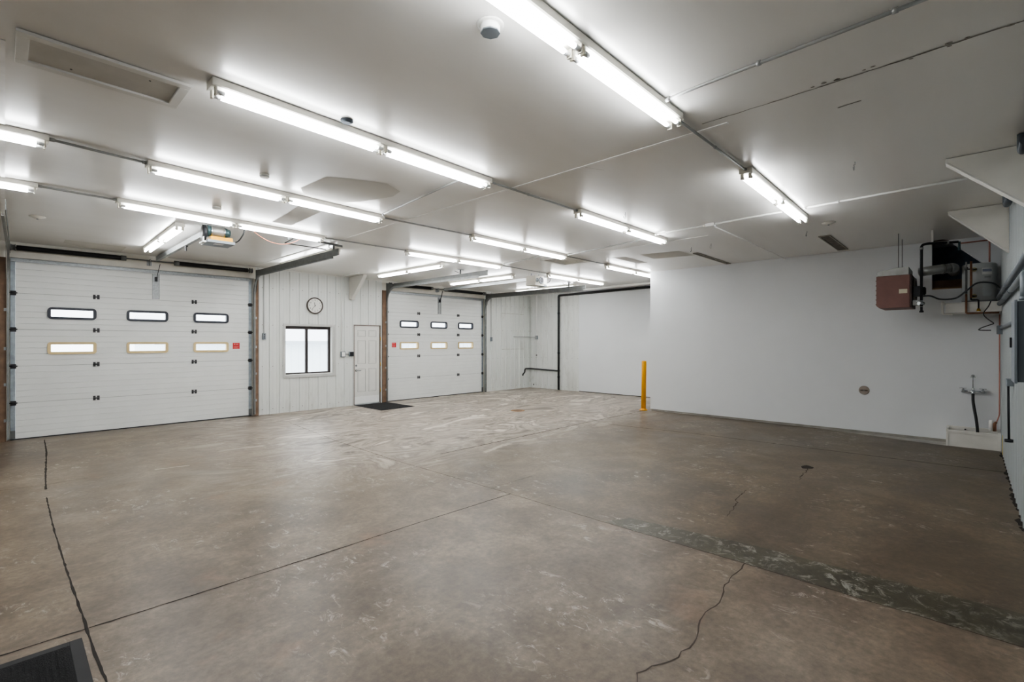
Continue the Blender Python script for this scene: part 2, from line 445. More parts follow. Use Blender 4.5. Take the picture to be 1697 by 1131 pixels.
# ---- ceiling
cm = MB().use(M_CEIL); cm.box(XR, XD, YC, YA, H, H + .1)
zc = H - .0015
def cpoly(mb, pts, z=zc): mb.poly([(p[0], p[1], z) for p in pts])
cm.use(M_CEILM)
cpoly(cm, [(2.23, 5.30), (2.25, 4.96), (2.26, 4.75), (2.47, 4.63), (2.80, 4.49), (3.05, 4.62), (3.10, 4.85), (2.95, 5.3), (2.85, 5.45), (2.82, 6.05), (2.84, 6.6), (2.86, 7.13), (2.585, 7.11), (2.56, 6.58), (2.51, 6.05), (2.4, 5.6)])
cpoly(cm, [(.69, 11.15), (.99, 11.5), (1.5, 11.5), (1.5, 10.85), (.69, 10.8)])
cpoly(cm, [(8.44, 4.62), (8.60, 3.91), (9.25, 3.88), (9.1, 4.66)]); cpoly(cm, [(8.37, 5.18), (8.5, 4.95), (9.45, 4.98), (9.39, 5.20)])
cm.use(M_SEAM)
for x, y0, y1, w in ((3.83, 1.35, 11.6, .035), (7.66, 3.0, 5.0, .012), (-.01, 3.9, 11.6, .03)):
    cm.box(x - w / 2, x + w / 2, y0, y1, H - .006, H)
cm.use(M_SMUDGE)
ribbon(cm, [(3.71, 1.5), (3.71, .9), (3.67, -.3)], .012, zc - .001, .004)
ribbon(cm, [(4.125, .69), (4.11, .55)], .012, zc - .001, .003)
ribbon(cm, [(3.79, 2.72), (4.05, 2.6)], .004, zc - .001, .002)
for k in range(12):
    x, y = 3.68 + random.uniform(-.03, .03), random.uniform(-.3, .8); r = random.uniform(.006, .014)
    cpoly(cm, [(x + r * math.cos(a), y + 1.6 * r * math.sin(a)) for a in [q * PI / 3 for q in range(6)]], zc - .0012)
# soot above the heater and the opening
cm.use(mat('soot', '57534e', 0.8, var=0.3, scale=5))
cpoly(cm, [(10.772, .47), (10.772, .25), (10.62, .33), (10.64, .44)], zc - .001)
tag(cm.build('ceiling', None), 'glossy off-white painted panel ceiling with raised seams', 'ceiling', kind='structure')

# ---- wall_left: the wall with the two overhead doors
D1 = dict(x0=0.07, x1=3.83, w=[(.52, 1.175), (1.613, 2.275), (2.71, 3.365)], h=(1.173, 2.724), st=.062)
D2 = dict(x0=7.262, x1=10.935, w=[(7.714, 8.352), (8.788, 9.419), (9.857, 10.488)], h=(8.363, 9.867), st=.070)
wl = MB()
PA = lambda s, z, d: (s, YA - d, z)
holes = [(0.03, 3.87, 0, 3.09), (7.235, 10.955, 0, 3.09), (6.285, 7.075, 0, 2.115), (4.55, 5.69, .878, 2.045)]
ribbed(wl, 3.90, 7.13, 0, H, PA, holes, phase=4.21)
ribbed(wl, 11.0, XD, 0, H, PA, holes, phase=4.21)
wl.use(M_HEAD)
wl.box(XR, 3.90, YA, YA + .16, 3.09, H); wl.box(7.13, 11.0, YA, YA + .16, 3.09, H)
wl.box(XR, .03, YA, YA + .16, 0, 3.09)
for a in ((.0, .10, 0, 3.09), (3.80, 3.90, 0, 3.09), (.1, 3.8, 3.05, 3.09), (7.2, 7.30, 0, 3.09), (10.90, 10.97, 0, 3.09), (7.3, 10.9, 3.05, 3.09)): wl.box(a[0], a[1], YA + .09, YA + .16, a[2], a[3])
wl.box(3.87, 4.55, YA + .001, YA + .16, 0, 3.09); wl.box(5.69, 6.285, YA + .001, YA + .16, 0, H); wl.box(7.075, 7.235, YA + .001, YA + .16, 0, 3.09)
wl.box(4.55, 5.69, YA + .001, YA + .16, 0, .878); wl.box(4.55, 5.69, YA + .001, YA + .16, 2.045, H); wl.box(6.285, 7.075, YA + .001, YA + .16, 2.115, H)
wl.box(10.955, XD + .2, YA + .001, YA + .16, 0, H); wl.box(3.87, 4.55, YA + .001, YA + .16, 3.09, H)
wl.use(M_TRIMW)          # angle trim where the liner meets the ceiling, and the outline of a removed board
wl.box(3.95, 7.11, YA - .022, YA - .001, H - .03, H - .002); wl.box(11.03, XD, YA - .022, YA - .001, H - .03, H - .002)
wl.use(mat('liner_mark', 'a9a89f', 0.7))
for x0, x1, z0, z1 in ((11.77, 12.9, 2.640, 2.652), (11.77, 12.9, 1.40, 1.412), (11.765, 11.777, 1.40, 2.652)): wl.box(x0, x1, YA - .0172, YA - .0165, z0, z1)
tag(wl.build('wall_left', None), 'pale ribbed metal wall holding two overhead doors', 'wall', kind='structure')

# ---- wall_back: far end wall, ribbed then smooth white panel
wb = MB()
PD = lambda s, z, d: (XD - d, s, z)
ribbed(wb, 9.495, YA, 0, H, PD, phase=9.5)
wb.use(M_WALL); wb.box(XD - .02, XD + .02, 5.0, 9.495, .02, H)
wb.use(M_HEAD); wb.box(XD + .001, XD + .15, 5.0, YA, 0, H)
wb.use(M_JOINT); wb.box(XD - .012, XD + .01, 5.0, 9.495, 0, .02)
wb.use(M_SCREW); wb.box(XD - .019, XD - .017, 11.69 - .02, 11.69, .2, 3.2)
for y, z in ((11.70 - .2, .115), (11.36, 1.18)): wb.lathe((XD - .017, y, z), (-1, 0, 0), [(.03, 0), (.03, .004)], 12)
tag(wb.build('wall_back', None), 'far end wall, ribbed metal beside a smooth white panel', 'wall', kind='structure')

# ---- wall_centre: tall white partition with the utility opening
wc = MB().use(M_WALL)
z0 = .045
prof = [(YB, z0), (YC, z0), (YC, H), (.269, H), (-.153, 2.916), (-.153, 2.543), (.469, 2.543), (.469, H), (YB, H)]
wc.prism([(XB, y, z) for y, z in prof], (.11, 0, 0))
wc.box(XB + .11, XD, YB - .11, YB, z0, H)
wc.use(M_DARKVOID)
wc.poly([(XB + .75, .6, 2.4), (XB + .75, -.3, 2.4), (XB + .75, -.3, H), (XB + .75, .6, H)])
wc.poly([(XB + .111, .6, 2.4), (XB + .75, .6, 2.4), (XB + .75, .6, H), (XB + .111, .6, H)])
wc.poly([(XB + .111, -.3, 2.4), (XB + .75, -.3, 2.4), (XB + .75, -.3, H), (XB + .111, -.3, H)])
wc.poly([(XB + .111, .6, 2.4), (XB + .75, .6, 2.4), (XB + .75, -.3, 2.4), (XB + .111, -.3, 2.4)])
wc.use(mat('diag_mark', 'c9c8c3', 0.8))
tag(wc.build('wall_centre', None), 'tall smooth white partition wall with a dark opening high in one corner', 'wall', kind='structure')
b = MB().use(M_LEDGE); b.box(XB + .02, XB + .10, YC, YB - .02, 0, z0)
tag(b.build('baseboard_centre', None), 'bare concrete curb under the white partition', 'curb', kind='structure')
b = MB(); b.box(XB + .012, XB + .10, -.15, .466, 2.544, 2.565); tag(b.build('trim_1', M_WOODL), 'bare wood sill of the dark wall opening', 'sill', kind='structure')
b = MB(); b.box(XB + .30, XB + .34, -.28, .59, 2.41, 2.72); tag(b.build('trim_2', mat('brown_board', '9a8068', .8, var=.2)), 'brown board inside the dark wall opening', 'board', kind='structure')

# ---- wall_right: ribbed wall beside the camera, and the unseen rear wall
wr = MB()
PC = lambda s, z, d: (s, YC + d, z)
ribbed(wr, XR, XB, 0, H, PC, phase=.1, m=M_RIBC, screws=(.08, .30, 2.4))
wr.use(M_HEAD); wr.box(XR, XB + .11, YC - .15, YC - .001, 0, H)
tag(wr.build('wall_right', None), 'pale ribbed metal wall along the right edge', 'wall', kind='structure')
w = MB(); w.box(XR - .15, XR, YC - .15, YA + .16, 0, H); tag(w.build('wall_rear', M_RIB), 'plain pale end wall', 'wall', kind='structure')

# ---- wood jamb studs and post beside the overhead doors
n = 3
for x0, x1, lab, m in ((-.075, .022, 'bare wood jamb at the outer side of the first overhead door', M_WOOD), (3.872, 3.948, 'bare wood jamb between the first overhead door and the window', M_WOOD),
                       (7.118, 7.232, 'bare wood jamb between entry door and second overhead door', M_WOOD), (10.958, 11.03, 'grey post at the far side of the second overhead door', M_TRACKD)):
    t = MB(); t.box(x0, x1, YA - .045, YA - .018, 0, 3.075); tag(t.build('trim_%d' % n, m, None, ((x0 + x1) / 2, YA, 0), .003), lab, 'jamb', kind='structure'); n += 1

# ---- window_1
wx0, wx1, wz0, wz1 = 4.55, 5.69, .878, 2.045
W1 = thing('window_1', (5.12, YA, wz0), 'sliding window with dark bronze frame and white casing under the wall clock', 'window', kind='structure')
m = MB()
for a in ((wx0 - .055, wx1 + .10, wz1, wz1 + .05), (wx0 - .055, wx0, wz0 - .07, wz1), (wx1 + .045, wx1 + .10, wz0 - .07, wz1), (wx0, wx1 + .045, wz0 - .07, wz0)):
    m.box(a[0], a[1], YA - .03, YA - .017, a[2], a[3])
m.build('casing', mat('casing_grey', 'c3c3c0', .5), W1, bevel=.002)  # white casing toned grey, its edge shading put into the colour
m = MB(); m.box(wx0, wx0 + .006, YA - .017, YA + .16, wz0, wz1); m.box(wx1 - .006, wx1, YA - .017, YA + .16, wz0, wz1); m.box(wx0, wx1, YA - .017, YA + .16, wz0, wz0 + .01); m.box(wx0, wx1, YA - .017, YA + .16, wz1 - .006, wz1)
m.build('reveal', M_TRIMW, W1)
m = MB(); yf = YA + .07
m.box(wx0 + .006, wx0 + .035, yf, yf + .05, wz0 + .01, wz1 - .006); m.box(wx1 - .06, wx1 - .006, yf, yf + .05, wz0 + .01, wz1 - .006)
m.box(wx0 + .035, wx1 - .06, yf, yf + .05, wz0 + .01, wz0 + .045); m.box(wx0 + .035, wx1 - .06, yf, yf + .05, wz1 - .075, wz1 - .006)
m.build('frame', M_BRFRAME, W1, bevel=.002)
m = MB(); m.box(5.055, 5.115, yf - .01, yf + .04, wz0 + .045, wz1 - .075); m.build('meeting_rail', M_BRFRAME, W1, bevel=.002)
for a, c in ((wx0 + .035, 5.055), (5.115, wx1 - .06)):
    m = MB(); m.box(a, c, yf + .022, yf + .027, wz0 + .045, wz1 - .075); m.build('pane', M_GLASS, W1)

# ---- door_1 (entry door)
dx0, dx1 = 6.305, 7.055
R1 = thing('door_1', (6.68, YA, 0), 'white six-panel entry door with lever handle beside the second overhead door', 'door', kind='structure')
m = MB(); m.box(dx0 - .018, dx0, YA - .02, YA + .16, 0, 2.11); m.box(dx1, dx1 + .018, YA - .02, YA + .16, 0, 2.11); m.box(dx0 - .018, dx1 + .018, YA - .02, YA + .16, 2.092, 2.113)
m.build('frame', mat('brown_door_frame', '6e6258', .6), R1)
m = MB(); yl = YA + .012
m.box(dx0 + .003, dx1 - .003, yl, yl + .045, .03, 2.088)
leaf = m.build('leaf', M_TRIMW, R1, bevel=.002)
cw = (dx1 - dx0)
for cx_ in (dx0 + cw * .29, dx0 + cw * .71):
    for za, zb in ((1.80, 1.97), (1.08, 1.70), (.34, .95)):
        w2 = cw * .155
        p = MB().use(mat('panel_edge_shade', 'b4b4af', .5)); t_ = .012  # ring tinted darker to put edge shade round each door panel
        for a in ((cx_ - w2, cx_ + w2, za, za + t_), (cx_ - w2, cx_ + w2, zb - t_, zb), (cx_ - w2, cx_ - w2 + t_, za, zb), (cx_ + w2 - t_, cx_ + w2, za, zb)): p.box(a[0], a[1], yl - .006, yl - .0005, a[2], a[3])
        p.use(M_TRIMW); p.box(cx_ - w2 + .035, cx_ + w2 - .035, yl - .005, yl - .0005, za + .035, zb - .035)
        p.build('raised_panel', M_TRIMW, leaf, bevel=.002)
m = MB(); m.box(dx0 + .01, dx1 - .01, yl - .004, yl - .0005, .04, .22); m.build('kick_plate', M_WHITE, R1)
m = MB(); m.box(dx0, dx1, YA - .02, YA + .1, 0, .025); m.build('threshold', M_GALV, R1)
m = MB(); m.lathe((dx0 + .06, yl - .001, .905), (0, -1, 0), [(.03, 0), (.03, .01), (.012, .014), (.012, .05)]); m.box(dx0 + .05, dx0 + .17, yl - .062, yl - .045, .895, .915)
m.build('lever_handle', M_CHROME, R1)
m = MB(); m.lathe((dx0 + .06, yl - .001, 1.04), (0, -1, 0), [(.028, 0), (.028, .012), (.018, .02)]); m.build('deadbolt', M_CHROME, R1)
for z in (.35, 1.05, 1.75):
    m = MB(); m.cyl((dx1 + .01, YA - .026, z - .05), (dx1 + .01, YA - .026, z + .05), .008, 10); m.build('hinge', M_BRASS, R1)

# =================================================================== OVERHEAD DOORS
SZ = [.02, .628, 1.252, 1.877, 2.494, 3.062]
YD = YA + .035     # inner face of the doors
def rrect(x0, x1, z0, z1, r, n=5):
    out = []
    for cx_, cz_, a0 in ((x1 - r, z1 - r, 0), (x0 + r, z1 - r, PI / 2), (x0 + r, z0 + r, PI), (x1 - r, z0 + r, 1.5 * PI)):
        out += [(cx_ + r * math.cos(a0 + k * PI / 2 / n), cz_ + r * math.sin(a0 + k * PI / 2 / n)) for k in range(n + 1)]
    return out
def ring(mb, outer, inner, y0, y1):
    k = len(outer); b = len(mb.v)
    for y in (y0, y1):
        for lst in (outer, inner): mb.v.extend((x, y, z) for x, z in lst)
    o0, i0, o1, i1 = b, b + k, b + 2 * k, b + 3 * k
    for j in range(k):
        j2 = (j + 1) % k
        mb.face((o0 + j, o0 + j2, i0 + j2, i0 + j)); mb.face((o1 + j, o1 + j2, i1 + j2, i1 + j))
        mb.face((o0 + j, o0 + j2, o1 + j2, o1 + j)); mb.face((i0 + j, i0 + j2, i1 + j2, i1 + j))
def overhead_door(d, label, sx, brx):
    x0, x1 = d['x0'], d['x1']
    T = thing('overhead_garage_door', ((x0 + x1) / 2, YA, 0), label, 'garage door', 'overhead garage doors', 'thing')
    for k in range(5):
        za, zb = SZ[k], SZ[k + 1] - .004
        wz = {3: (2.085, 2.255), 2: (1.465, 1.64)}.get(k)
        zs = {za: 0.0, zb: 0.0}
        g = za + .1
        while g < zb - .03:
            for dz, dd in ((-.005, 0), (0, .007), (.005, 0)): zs[g + dz] = dd
            g += .1025
        zs[za + .002] = 0; zs[za] = .006; zs[zb] = .006; zs[zb - .002] = 0
        hol = []
        if wz:
            zs = {q: v for q, v in zs.items() if min(abs(q - wz[0]), abs(q - wz[1])) > .005}
            zs[wz[0]] = 0; zs[wz[1]] = 0
            hol = [(a + .03, c - .03) for a, c in d['w']]
        xs = sorted({x0 + d['st'], x1 - d['st'], *[q for h in hol for q in h]})
        zl = sorted(zs); mb = MB().use(M_DOOR); b = len(mb.v)
        for x in xs:
            for z in zl: mb.v.append((x, YD + zs[z], z))
        nz = len(zl)
        for i in range(len(xs) - 1):
            for j in range(nz - 1):
                c, e = (xs[i] + xs[i + 1]) / 2, (zl[j] + zl[j + 1]) / 2
                if wz and wz[0] < e < wz[1] and any(h[0] < c < h[1] for h in hol): continue
                mb.face((b + i * nz + j, b + (i + 1) * nz + j, b + (i + 1) * nz + j + 1, b + i * nz + j + 1))
        # back skin (same openings) and the thin dark seam above
        for i in range(len(xs) - 1):
            c = (xs[i] + xs[i + 1]) / 2
            if wz and any(h[0] < c < h[1] for h in hol):
                mb.box(xs[i], xs[i + 1], YD + .008, YD + .05, za, wz[0]); mb.box(xs[i], xs[i + 1], YD + .008, YD + .05, wz[1], zb)
            else: mb.box(xs[i], xs[i + 1], YD + .008, YD + .05, za, zb)
        if k < 4: mb.use(M_SEAMD).box(x0 + d['st'], x1 - d['st'], YD + .004, YD + .03, zb - .001, zb + .005)
        sec = mb.build('door_section', None, T)
        for s, a, c in ((0, x0, x0 + d['st'] - .001), (1, x1 - d['st'] + .001, x1)):
            e = MB(); e.box(a, c, YD - .003, YD + .048, za, zb); e.build('end_stile', M_STILE, sec)
        if wz:
            for a, c in d['w']:
                up = k == 3
                f = MB(); o = rrect(a, c, wz[0] - .02, wz[1] + .02, .06 if up else .045)
                i_ = rrect(a + .045, c - .045, wz[0] + .022, wz[1] - .022, .012)
                ring(f, o, i_, YD - .022, YD + .004)
                ring(f, rrect(a + .026, c - .026, wz[0] + .004, wz[1] - .004, .015), i_, YD + .005, YD + .05)
                fr = f.build('window_frame', M_NAVY if up else M_TAN, sec)
                if up: fr['label'] = 'dark rounded window frame'
                else: fr['label'] = 'tan rounded window frame'
                p = MB(); p.box(a + .040, c - .040, YD + .020, YD + .024, wz[0] + .018, wz[1] - .018); p.build('pane', M_GLASS, fr)
    for z in SZ[1:5]:
        for hx in d['h']:
            h = MB(); h.box(hx - .046, hx - .010, YD - .009, YD - .0005, z - .042, z + .040); h.box(hx + .010, hx + .046, YD - .009, YD - .0005, z - .042, z + .040)
            h.cyl((hx - .045, YD - .012, z), (hx + .045, YD - .012, z), .011, 10); h.build('hinge', mat('hinge_grey', '48484a', .5, .3), T)
        for hx, sg in ((x0 + d['st'] * .55, -1), (x1 - d['st'] * .55, 1)):
            h = MB(); h.box(hx - .036, hx + .036, YD - .012, YD - .004, z - .042, z + .036)
            h.cyl((hx - .05, YD - .02, z), (hx + .05, YD - .02, z), .011, 10); h.build('roller_hinge', M_BLACK, T)
    for hx in (x0 + .03, x1 - .03):
        h = MB(); h.box(hx - .03, hx + .03, YD - .02, YD - .004, .03, .16); h.build('bottom_bracket', M_TRACKD, T)
    s = MB(); s.box(x0, x1, YD - .035, YD - .002, 3.022, 3.030); s.box(x0, x1, YD - .008, YD - .002, 3.030, 3.075); s.box(x0, x1, YD - .035, YD - .002, 3.075, 3.082)
    s.build('top_strut', M_GALV, T)
    s = MB(); s.box(brx - .058, brx - .050, YD - .02, YD - .002, 2.51, 3.01); s.box(brx + .050, brx + .058, YD - .02, YD - .002, 2.51, 3.01); s.box(brx - .05, brx + .05, YD - .006, YD - .002, 2.51, 3.01)
    s.build('operator_bracket', M_GALV, T)
    s = MB(); s.box(brx - .02, brx + .02, YD - .05, YD - .007, 2.86, 2.95); s.sweep([(brx + .0, YD - .05, 2.90), (brx + .05, YD - .10, 3.20)], [(-.012, -.003), (.012, -.003), (.012, .003), (-.012, .003)]); s.build('pull_arm', M_BLACK, T)
    s = MB(); s.box(x0, x1, YD - .004, YD + .045, 0.003, .02); s.build('bottom_seal', M_ABS, T)
    st = MB(); st.use(M_RED).box(sx, sx + .137, YD - .003, YD - .0008, 1.505, 1.640)
    st.use(mat('sticker_print', 'd98a86', .6))
    st.lathe((sx + .035, YD - .0032, 1.612), (0, -1, 0), [(.014, 0), (.014, .0005)], 12)
    for k in range(2): st.box(sx + .06, sx + .11, YD - .0036, YD - .0031, 1.60 + .013 * k, 1.606 + .013 * k)
    for k in range(5): st.box(sx + .015, sx + .122 - .015 * (k % 3), YD - .0036, YD - .0031, 1.517 + .012 * k, 1.521 + .012 * k)
    sk = st.build('warning_sticker', None, T); sk['label'] = 'small red warning sticker'
    return T
overhead_door(D1, 'wide white overhead door at the left, nearer of the two, below the yellow opener', 3.449, 2.073)
overhead_door(D2, 'white overhead door beyond the entry door, farther of the two', 7.459, 9.12)

# ---- tracks
def c_prof(w=.05, d=.026, t=.004):
    return [(-w / 2, 0), (w / 2, 0), (w / 2, d), (w / 2 - t, d), (w / 2 - t, t), (-w / 2 + t, t), (-w / 2 + t, d), (-w / 2, d)]
def door_track(x, xe, yend, zh, sgn, label, ext=.26):
    """x at the jamb, xe at the free end"""
    T = thing('door_track', (x, YA - .07, 0), label, 'garage door track', 'curved steel tracks of the overhead doors')
    y = YA - .065; R = .36
    pts = [(x, y, .04), (x, y, zh - R)]
    for k in range(1, 10):
        a = k / 10 * PI / 2; pts.append((x, y - R * (1 - math.cos(a)), zh - R + R * math.sin(a)))
    pts.append((x, y - R, zh)); pts.append((xe, yend, zh - .012))
    m = MB(); m.sweep(pts, [(sgn * a * .75, c - .022) for a, c in c_prof(.036, .05)], side=(1, 0, 0)); m.build('rail', M_TRACK, T)
    m = MB(); m.sweep([(x - sgn * .022, y - .16, zh + .075), (xe - sgn * .022, yend - ext, zh + .075)], [(-.003, -.085), (.003, -.085), (.003, .03), (-.003, .03)], side=(1, 0, 0)); m.build('reinforcing_angle', M_TRACKD, T)
    m = MB(); m.prism([(x + sgn * .024, y + .012, zh + .14), (x + sgn * .024, y - .30, zh + .10), (x + sgn * .024, y - .30, zh + .05), (x + sgn * .024, y - .11, zh - .10), (x + sgn * .024, y + .012, zh - .42)], (sgn * .004, 0, 0)); m.build('flag_bracket', M_TRACKD, T)
    for z in (.35, .95, 1.55, 2.2):
        m = MB(); m.box(x - sgn * .015, x + sgn * .05, y + .012, y + .016, z - .025, z + .025); m.build('jamb_bracket', M_GALV, T)
    return T
door_track(.045, -.012, 7.98, 3.135, -1, 'curved track at the outer edge of the left overhead door, cut by the photo edge')
door_track(3.862, 3.90, 7.97, 3.135, 1, 'track between the left overhead door and the window, running to an orange cord')
door_track(7.250, 7.28, 7.95, 3.135, -1, 'track over the entry door side of the second overhead door', .28)
door_track(10.945, 11.0, 7.75, 3.115, 1, 'far track of the second overhead door beside the corner', .1)

# ---- torsion springs
def torsion(xa, xb, s1, s2, label):
    T = thing('torsion_spring_assembly', ((xa + xb) / 2, YA - .11, 3.245), label, 'torsion springs', 'torsion spring shafts over the overhead doors')
    y, z = YA - .105, 3.245
    m = MB(); m.cyl((xa, y, z), (xb, y, z), .0127, 12); m.build('shaft', M_TRACKD, T)
    for a, c in (s1, s2):
        m = MB(); k = int((c - a) / .012); prof = []
        for i in range(k): prof += [(.040, i * .012), (.044, i * .012 + .006)]
        m.lathe((a, y, z), (1, 0, 0), [(.02, 0)] + prof + [(.02, k * .012)], 16); m.build('spring', M_SPRING, T)
    xm = (s1[1] + s2[0]) / 2
    for a in (s1[1], s2[0]):
        m = MB(); m.cyl((a - .03, y, z), (a + .05, y, z), .048, 14); m.build('winding_cone', M_TRACKD, T)
    m = MB(); m.box(xm - .004, xm + .004, y - .03, YA - .004, z - .09, z + .03); m.box(xm - .04, xm + .04, YA - .008, YA - .003, z - .09, z + .03); m.build('centre_bracket', M_GALV, T)
    for a in (xa + .03, xb - .03):
        m = MB(); m.lathe((a - .03, y, z), (1, 0, 0), [(.055, 0), (.055, .01), (.045, .012), (.045, .05), (.055, .052), (.055, .06)], 18); m.build('cable_drum', M_TRACKD, T)
    return T
torsion(.07, 3.80, (.14, 1.54), (2.38, 3.72), 'black torsion springs over the left overhead door')
torsion(7.29, 10.90, (7.45, 8.72), (9.25, 10.78), 'black torsion springs over the second overhead door')

# ---- openers
T = thing('garage_door_opener', (2.08, 7.7, 3.0), 'garage door opener with silver motor and yellow housing under the ceiling', 'garage door opener')
m = MB(); m.box(2.035, 2.042, 7.95, 11.50, 3.245, 3.325); m.box(2.078, 2.085, 7.95, 11.50, 3.245, 3.325); m.box(2.042, 2.078, 7.95, 11.5, 3.245, 3.25); m.build('trolley_rail', M_GALV, T)
m = MB(); m.sweep([(2.06, 7.95, 3.262), (2.06, 11.45, 3.262)], [(-.006, -.006), (.006, -.006), (.006, .006), (-.006, .006)]); m.build('chain', M_BLACK, T)
m = MB(); m.box(2.045, 2.075, 9.3, 9.42, 3.225, 3.243); m.box(2.052, 2.068, 9.34, 9.38, 3.16, 3.225); m.build('trolley', M_BLACK, T)
m = MB(); m.cyl((2.0, 7.76, 3.225), (2.17, 7.76, 3.225), .078, 24); mo = m.build('motor', M_SHEET, T)
m = MB(); m.cyl((1.955, 7.76, 3.225), (1.999, 7.76, 3.225), .082, 24, .074); m.cyl((2.171, 7.76, 3.225), (2.245, 7.76, 3.225), .074, 24, .05); m.build('motor_bell', M_TEAL, mo)
m = MB(); m.cyl((1.998, 7.76, 3.225), (2.008, 7.76, 3.225), .081, 24); m.cyl((2.158, 7.76, 3.225), (2.168, 7.76, 3.225), .081, 24); m.build('motor_band', M_CHROME, mo)
m = MB(); m.lathe((1.90, 7.76, 3.19), (1, 0, 0), [(.02, 0), (.11, .004), (.11, .012), (.098, .018), (.11, .024), (.11, .034), (.02, .036)]); m.build('drive_pulley', M_BLACK, T)
m = MB(); m.prism([(1.98, 7.64, 3.085), (1.98, 7.88, 3.085), (1.98, 7.86, 3.145), (1.98, 7.66, 3.145)], (.275, 0, 0)); m.build('housing', M_YEL2, T, bevel=.004)
m = MB(); m.box(1.93, 2.27, 7.60, 7.94, 3.045, 3.083); m.build('base_plate', M_GREY, T, bevel=.003)
m = MB(); m.box(2.03, 2.15, 7.66, 7.76, 3.0438, 3.0448); m.build('label_plate', M_WHITE, T)
m = MB(); m.box(1.885, 1.925, 7.66, 7.84, 3.045, 3.065); m.box(1.89, 1.90, 7.66, 7.72, 3.065, 3.12); m.build('limit_switch', M_WHITE, T)
for x in (1.95, 2.20):
    m = MB(); m.sweep([(x, 7.93, 3.08), (x, 7.93, H - .003)], [(-.015, -.002), (.015, -.002), (.015, .002), (-.015, .002)]); m.build('hanger_strap', M_GALV, T)
T2 = thing('garage_door_opener', (9.15, 7.8, 3.03), 'white boxed garage door opener with round openings, hung before the second overhead door', 'garage door opener')
m = MB(); m.box(8.90, 9.24, 7.68, 7.98, 3.05, 3.29); bx = m.build('cabinet', M_IVORY, T2, bevel=.006)
for cx_, r in ((8.98, .05), (9.13, .085)):
    m = MB(); m.lathe((cx_, 7.679, 3.18), (0, -1, 0), [(r, 0), (r, .012), (r * .72, .012), (r * .72, .004)]); m.build('vent_ring', M_GREY, T2)
    m = MB(); m.lathe((cx_, 7.677, 3.18), (0, -1, 0), [(r * .7, 0), (r * .7, .003)], 20); m.build('vent_opening', M_BLACK, T2)
m = MB(); m.box(9.25, 9.40, 7.72, 7.95, 3.10, 3.27); m.build('control_box', M_WHITE, T2, bevel=.005)
m = MB(); m.box(9.255, 9.42, 7.74, 7.93, 3.05, 3.09); m.cyl((9.30, 7.71, 3.07), (9.30, 7.75, 3.07), .03, 14); m.build('gear_case', M_GREY, T2, bevel=.004)
m = MB(); m.box(9.085, 9.092, 8.0, 11.45, 3.20, 3.275); m.box(9.128, 9.135, 8.0, 11.45, 3.20, 3.275); m.box(9.092, 9.128, 8.0, 11.45, 3.20, 3.205); m.build('trolley_rail', M_GALV, T2)
for x in (8.93, 9.21):
    m = MB(); m.sweep([(x, 7.83, 3.292), (x, 7.83, H - .003)], [(-.02, -.002), (.02, -.002), (.02, .002), (-.02, .002)]); m.build('hanger_strap', M_GALV, T2)
m = MB(); m.tube([(9.41, 7.8, 3.2), (9.5, 7.78, 3.15), (9.55, 7.74, 3.2), (9.53, 7.7, 3.3), (9.5, 7.7, H - .004)], .007, 8, .04); m.build('cable', M_ABS, T2)

# ---- track hangers
def hanger(x, y, z, label, cross=None):
    T = thing('track_hanger', (x, y, z), label, 'track hanger', 'ceiling hangers of the door tracks')
    m = MB(); m.sweep([(x, y, z), (x, y, H - .003)], [(-.016, -.002), (.016, -.002), (.016, .002), (-.016, .002)], side=(1, 0, 0)); m.sweep([(x, y + .016, z), (x, y + .016, H - .003)], [(-.016, -.002), (.016, -.002), (.016, .002), (-.016, .002)], side=(0, 1, 0)); m.build('drop_angle', M_TRACKD, T)
    m = MB(); m.box(x - .09, x + .09, y - .02, y + .02, H - .012, H - .003); m.build('ceiling_plate', M_GALV, T)
    m = MB(); m.sweep([(x, y + .02, z + .02), (x + .03, y + .25, H - .006)], [(-.012, -.002), (.012, -.002), (.012, .002), (-.012, .002)]); m.build('sway_brace', M_TRACKD, T)
    if cross:
        m = MB(); p, q = cross
        m.sweep([p, q], [(-.018, -.003), (.018, -.003), (.018, .003), (-.018, .003)]); m.sweep([(p[0], p[1], p[2] + .016), (q[0], q[1], q[2] + .016)], [(-.003, -.016), (.003, -.016), (.003, .016), (-.003, .016)])
        m.build('punched_angle', M_TRACKD, T)
    return T
hanger(3.935, 8.0, 3.24, 'dark punched-angle hanger at the end of the track by the orange cord', ((3.28, 7.62, 3.285), (3.93, 7.68, 3.262)))
hanger(7.315, 8.6, 3.235, 'small angle hanger holding the track over the entry door side')
hanger(11.035, 8.25, 3.215, 'small angle hanger holding the farthest track')
T = thing('cord_retainer_frame', (3.13, 8.07, 3.27), 'thin bent rod frame under the ceiling beside the track end', 'rod frame')
m = MB(); m.tube([(3.90, 8.22, 3.29), (3.14, 8.08, 3.27), (3.10, 7.66, 3.27), (3.10, 7.62, H - .004)], .009, 8, .03); m.build('rod', M_TRACKD, T)
m = MB(); m.box(3.085, 3.115, 7.82, 7.84, 3.282, H - .003); m.build('rod_clip', M_GALV, T)
T = thing('ceiling_outlet', (3.25, 7.66, H), 'grey ceiling outlet box with the orange cord plugged in', 'outlet')
m = MB(); m.box(3.21, 3.30, 7.62, 7.70, H - .055, H - .002); m.build('outlet_box', M_GREY, T, bevel=.004)
m = MB(); m.box(3.215, 3.295, 7.6, 7.619, H - .05, H - .008); m.build('cover_plate', M_CONDUIT, T)
c = MB(); pts = []
for k in range(26):
    t = k / 25; pts.append((2.44 + (3.25 - 2.44) * t, 7.56 + .03 * t, 3.325 - .72 * t * (1 - t)))
c.tube(pts, .0045, 8); one('extension_cord', c, M_ORANGE, 'thin orange cord sagging between opener and ceiling outlet', 'cord', (2.8, 7.6, 3.3))
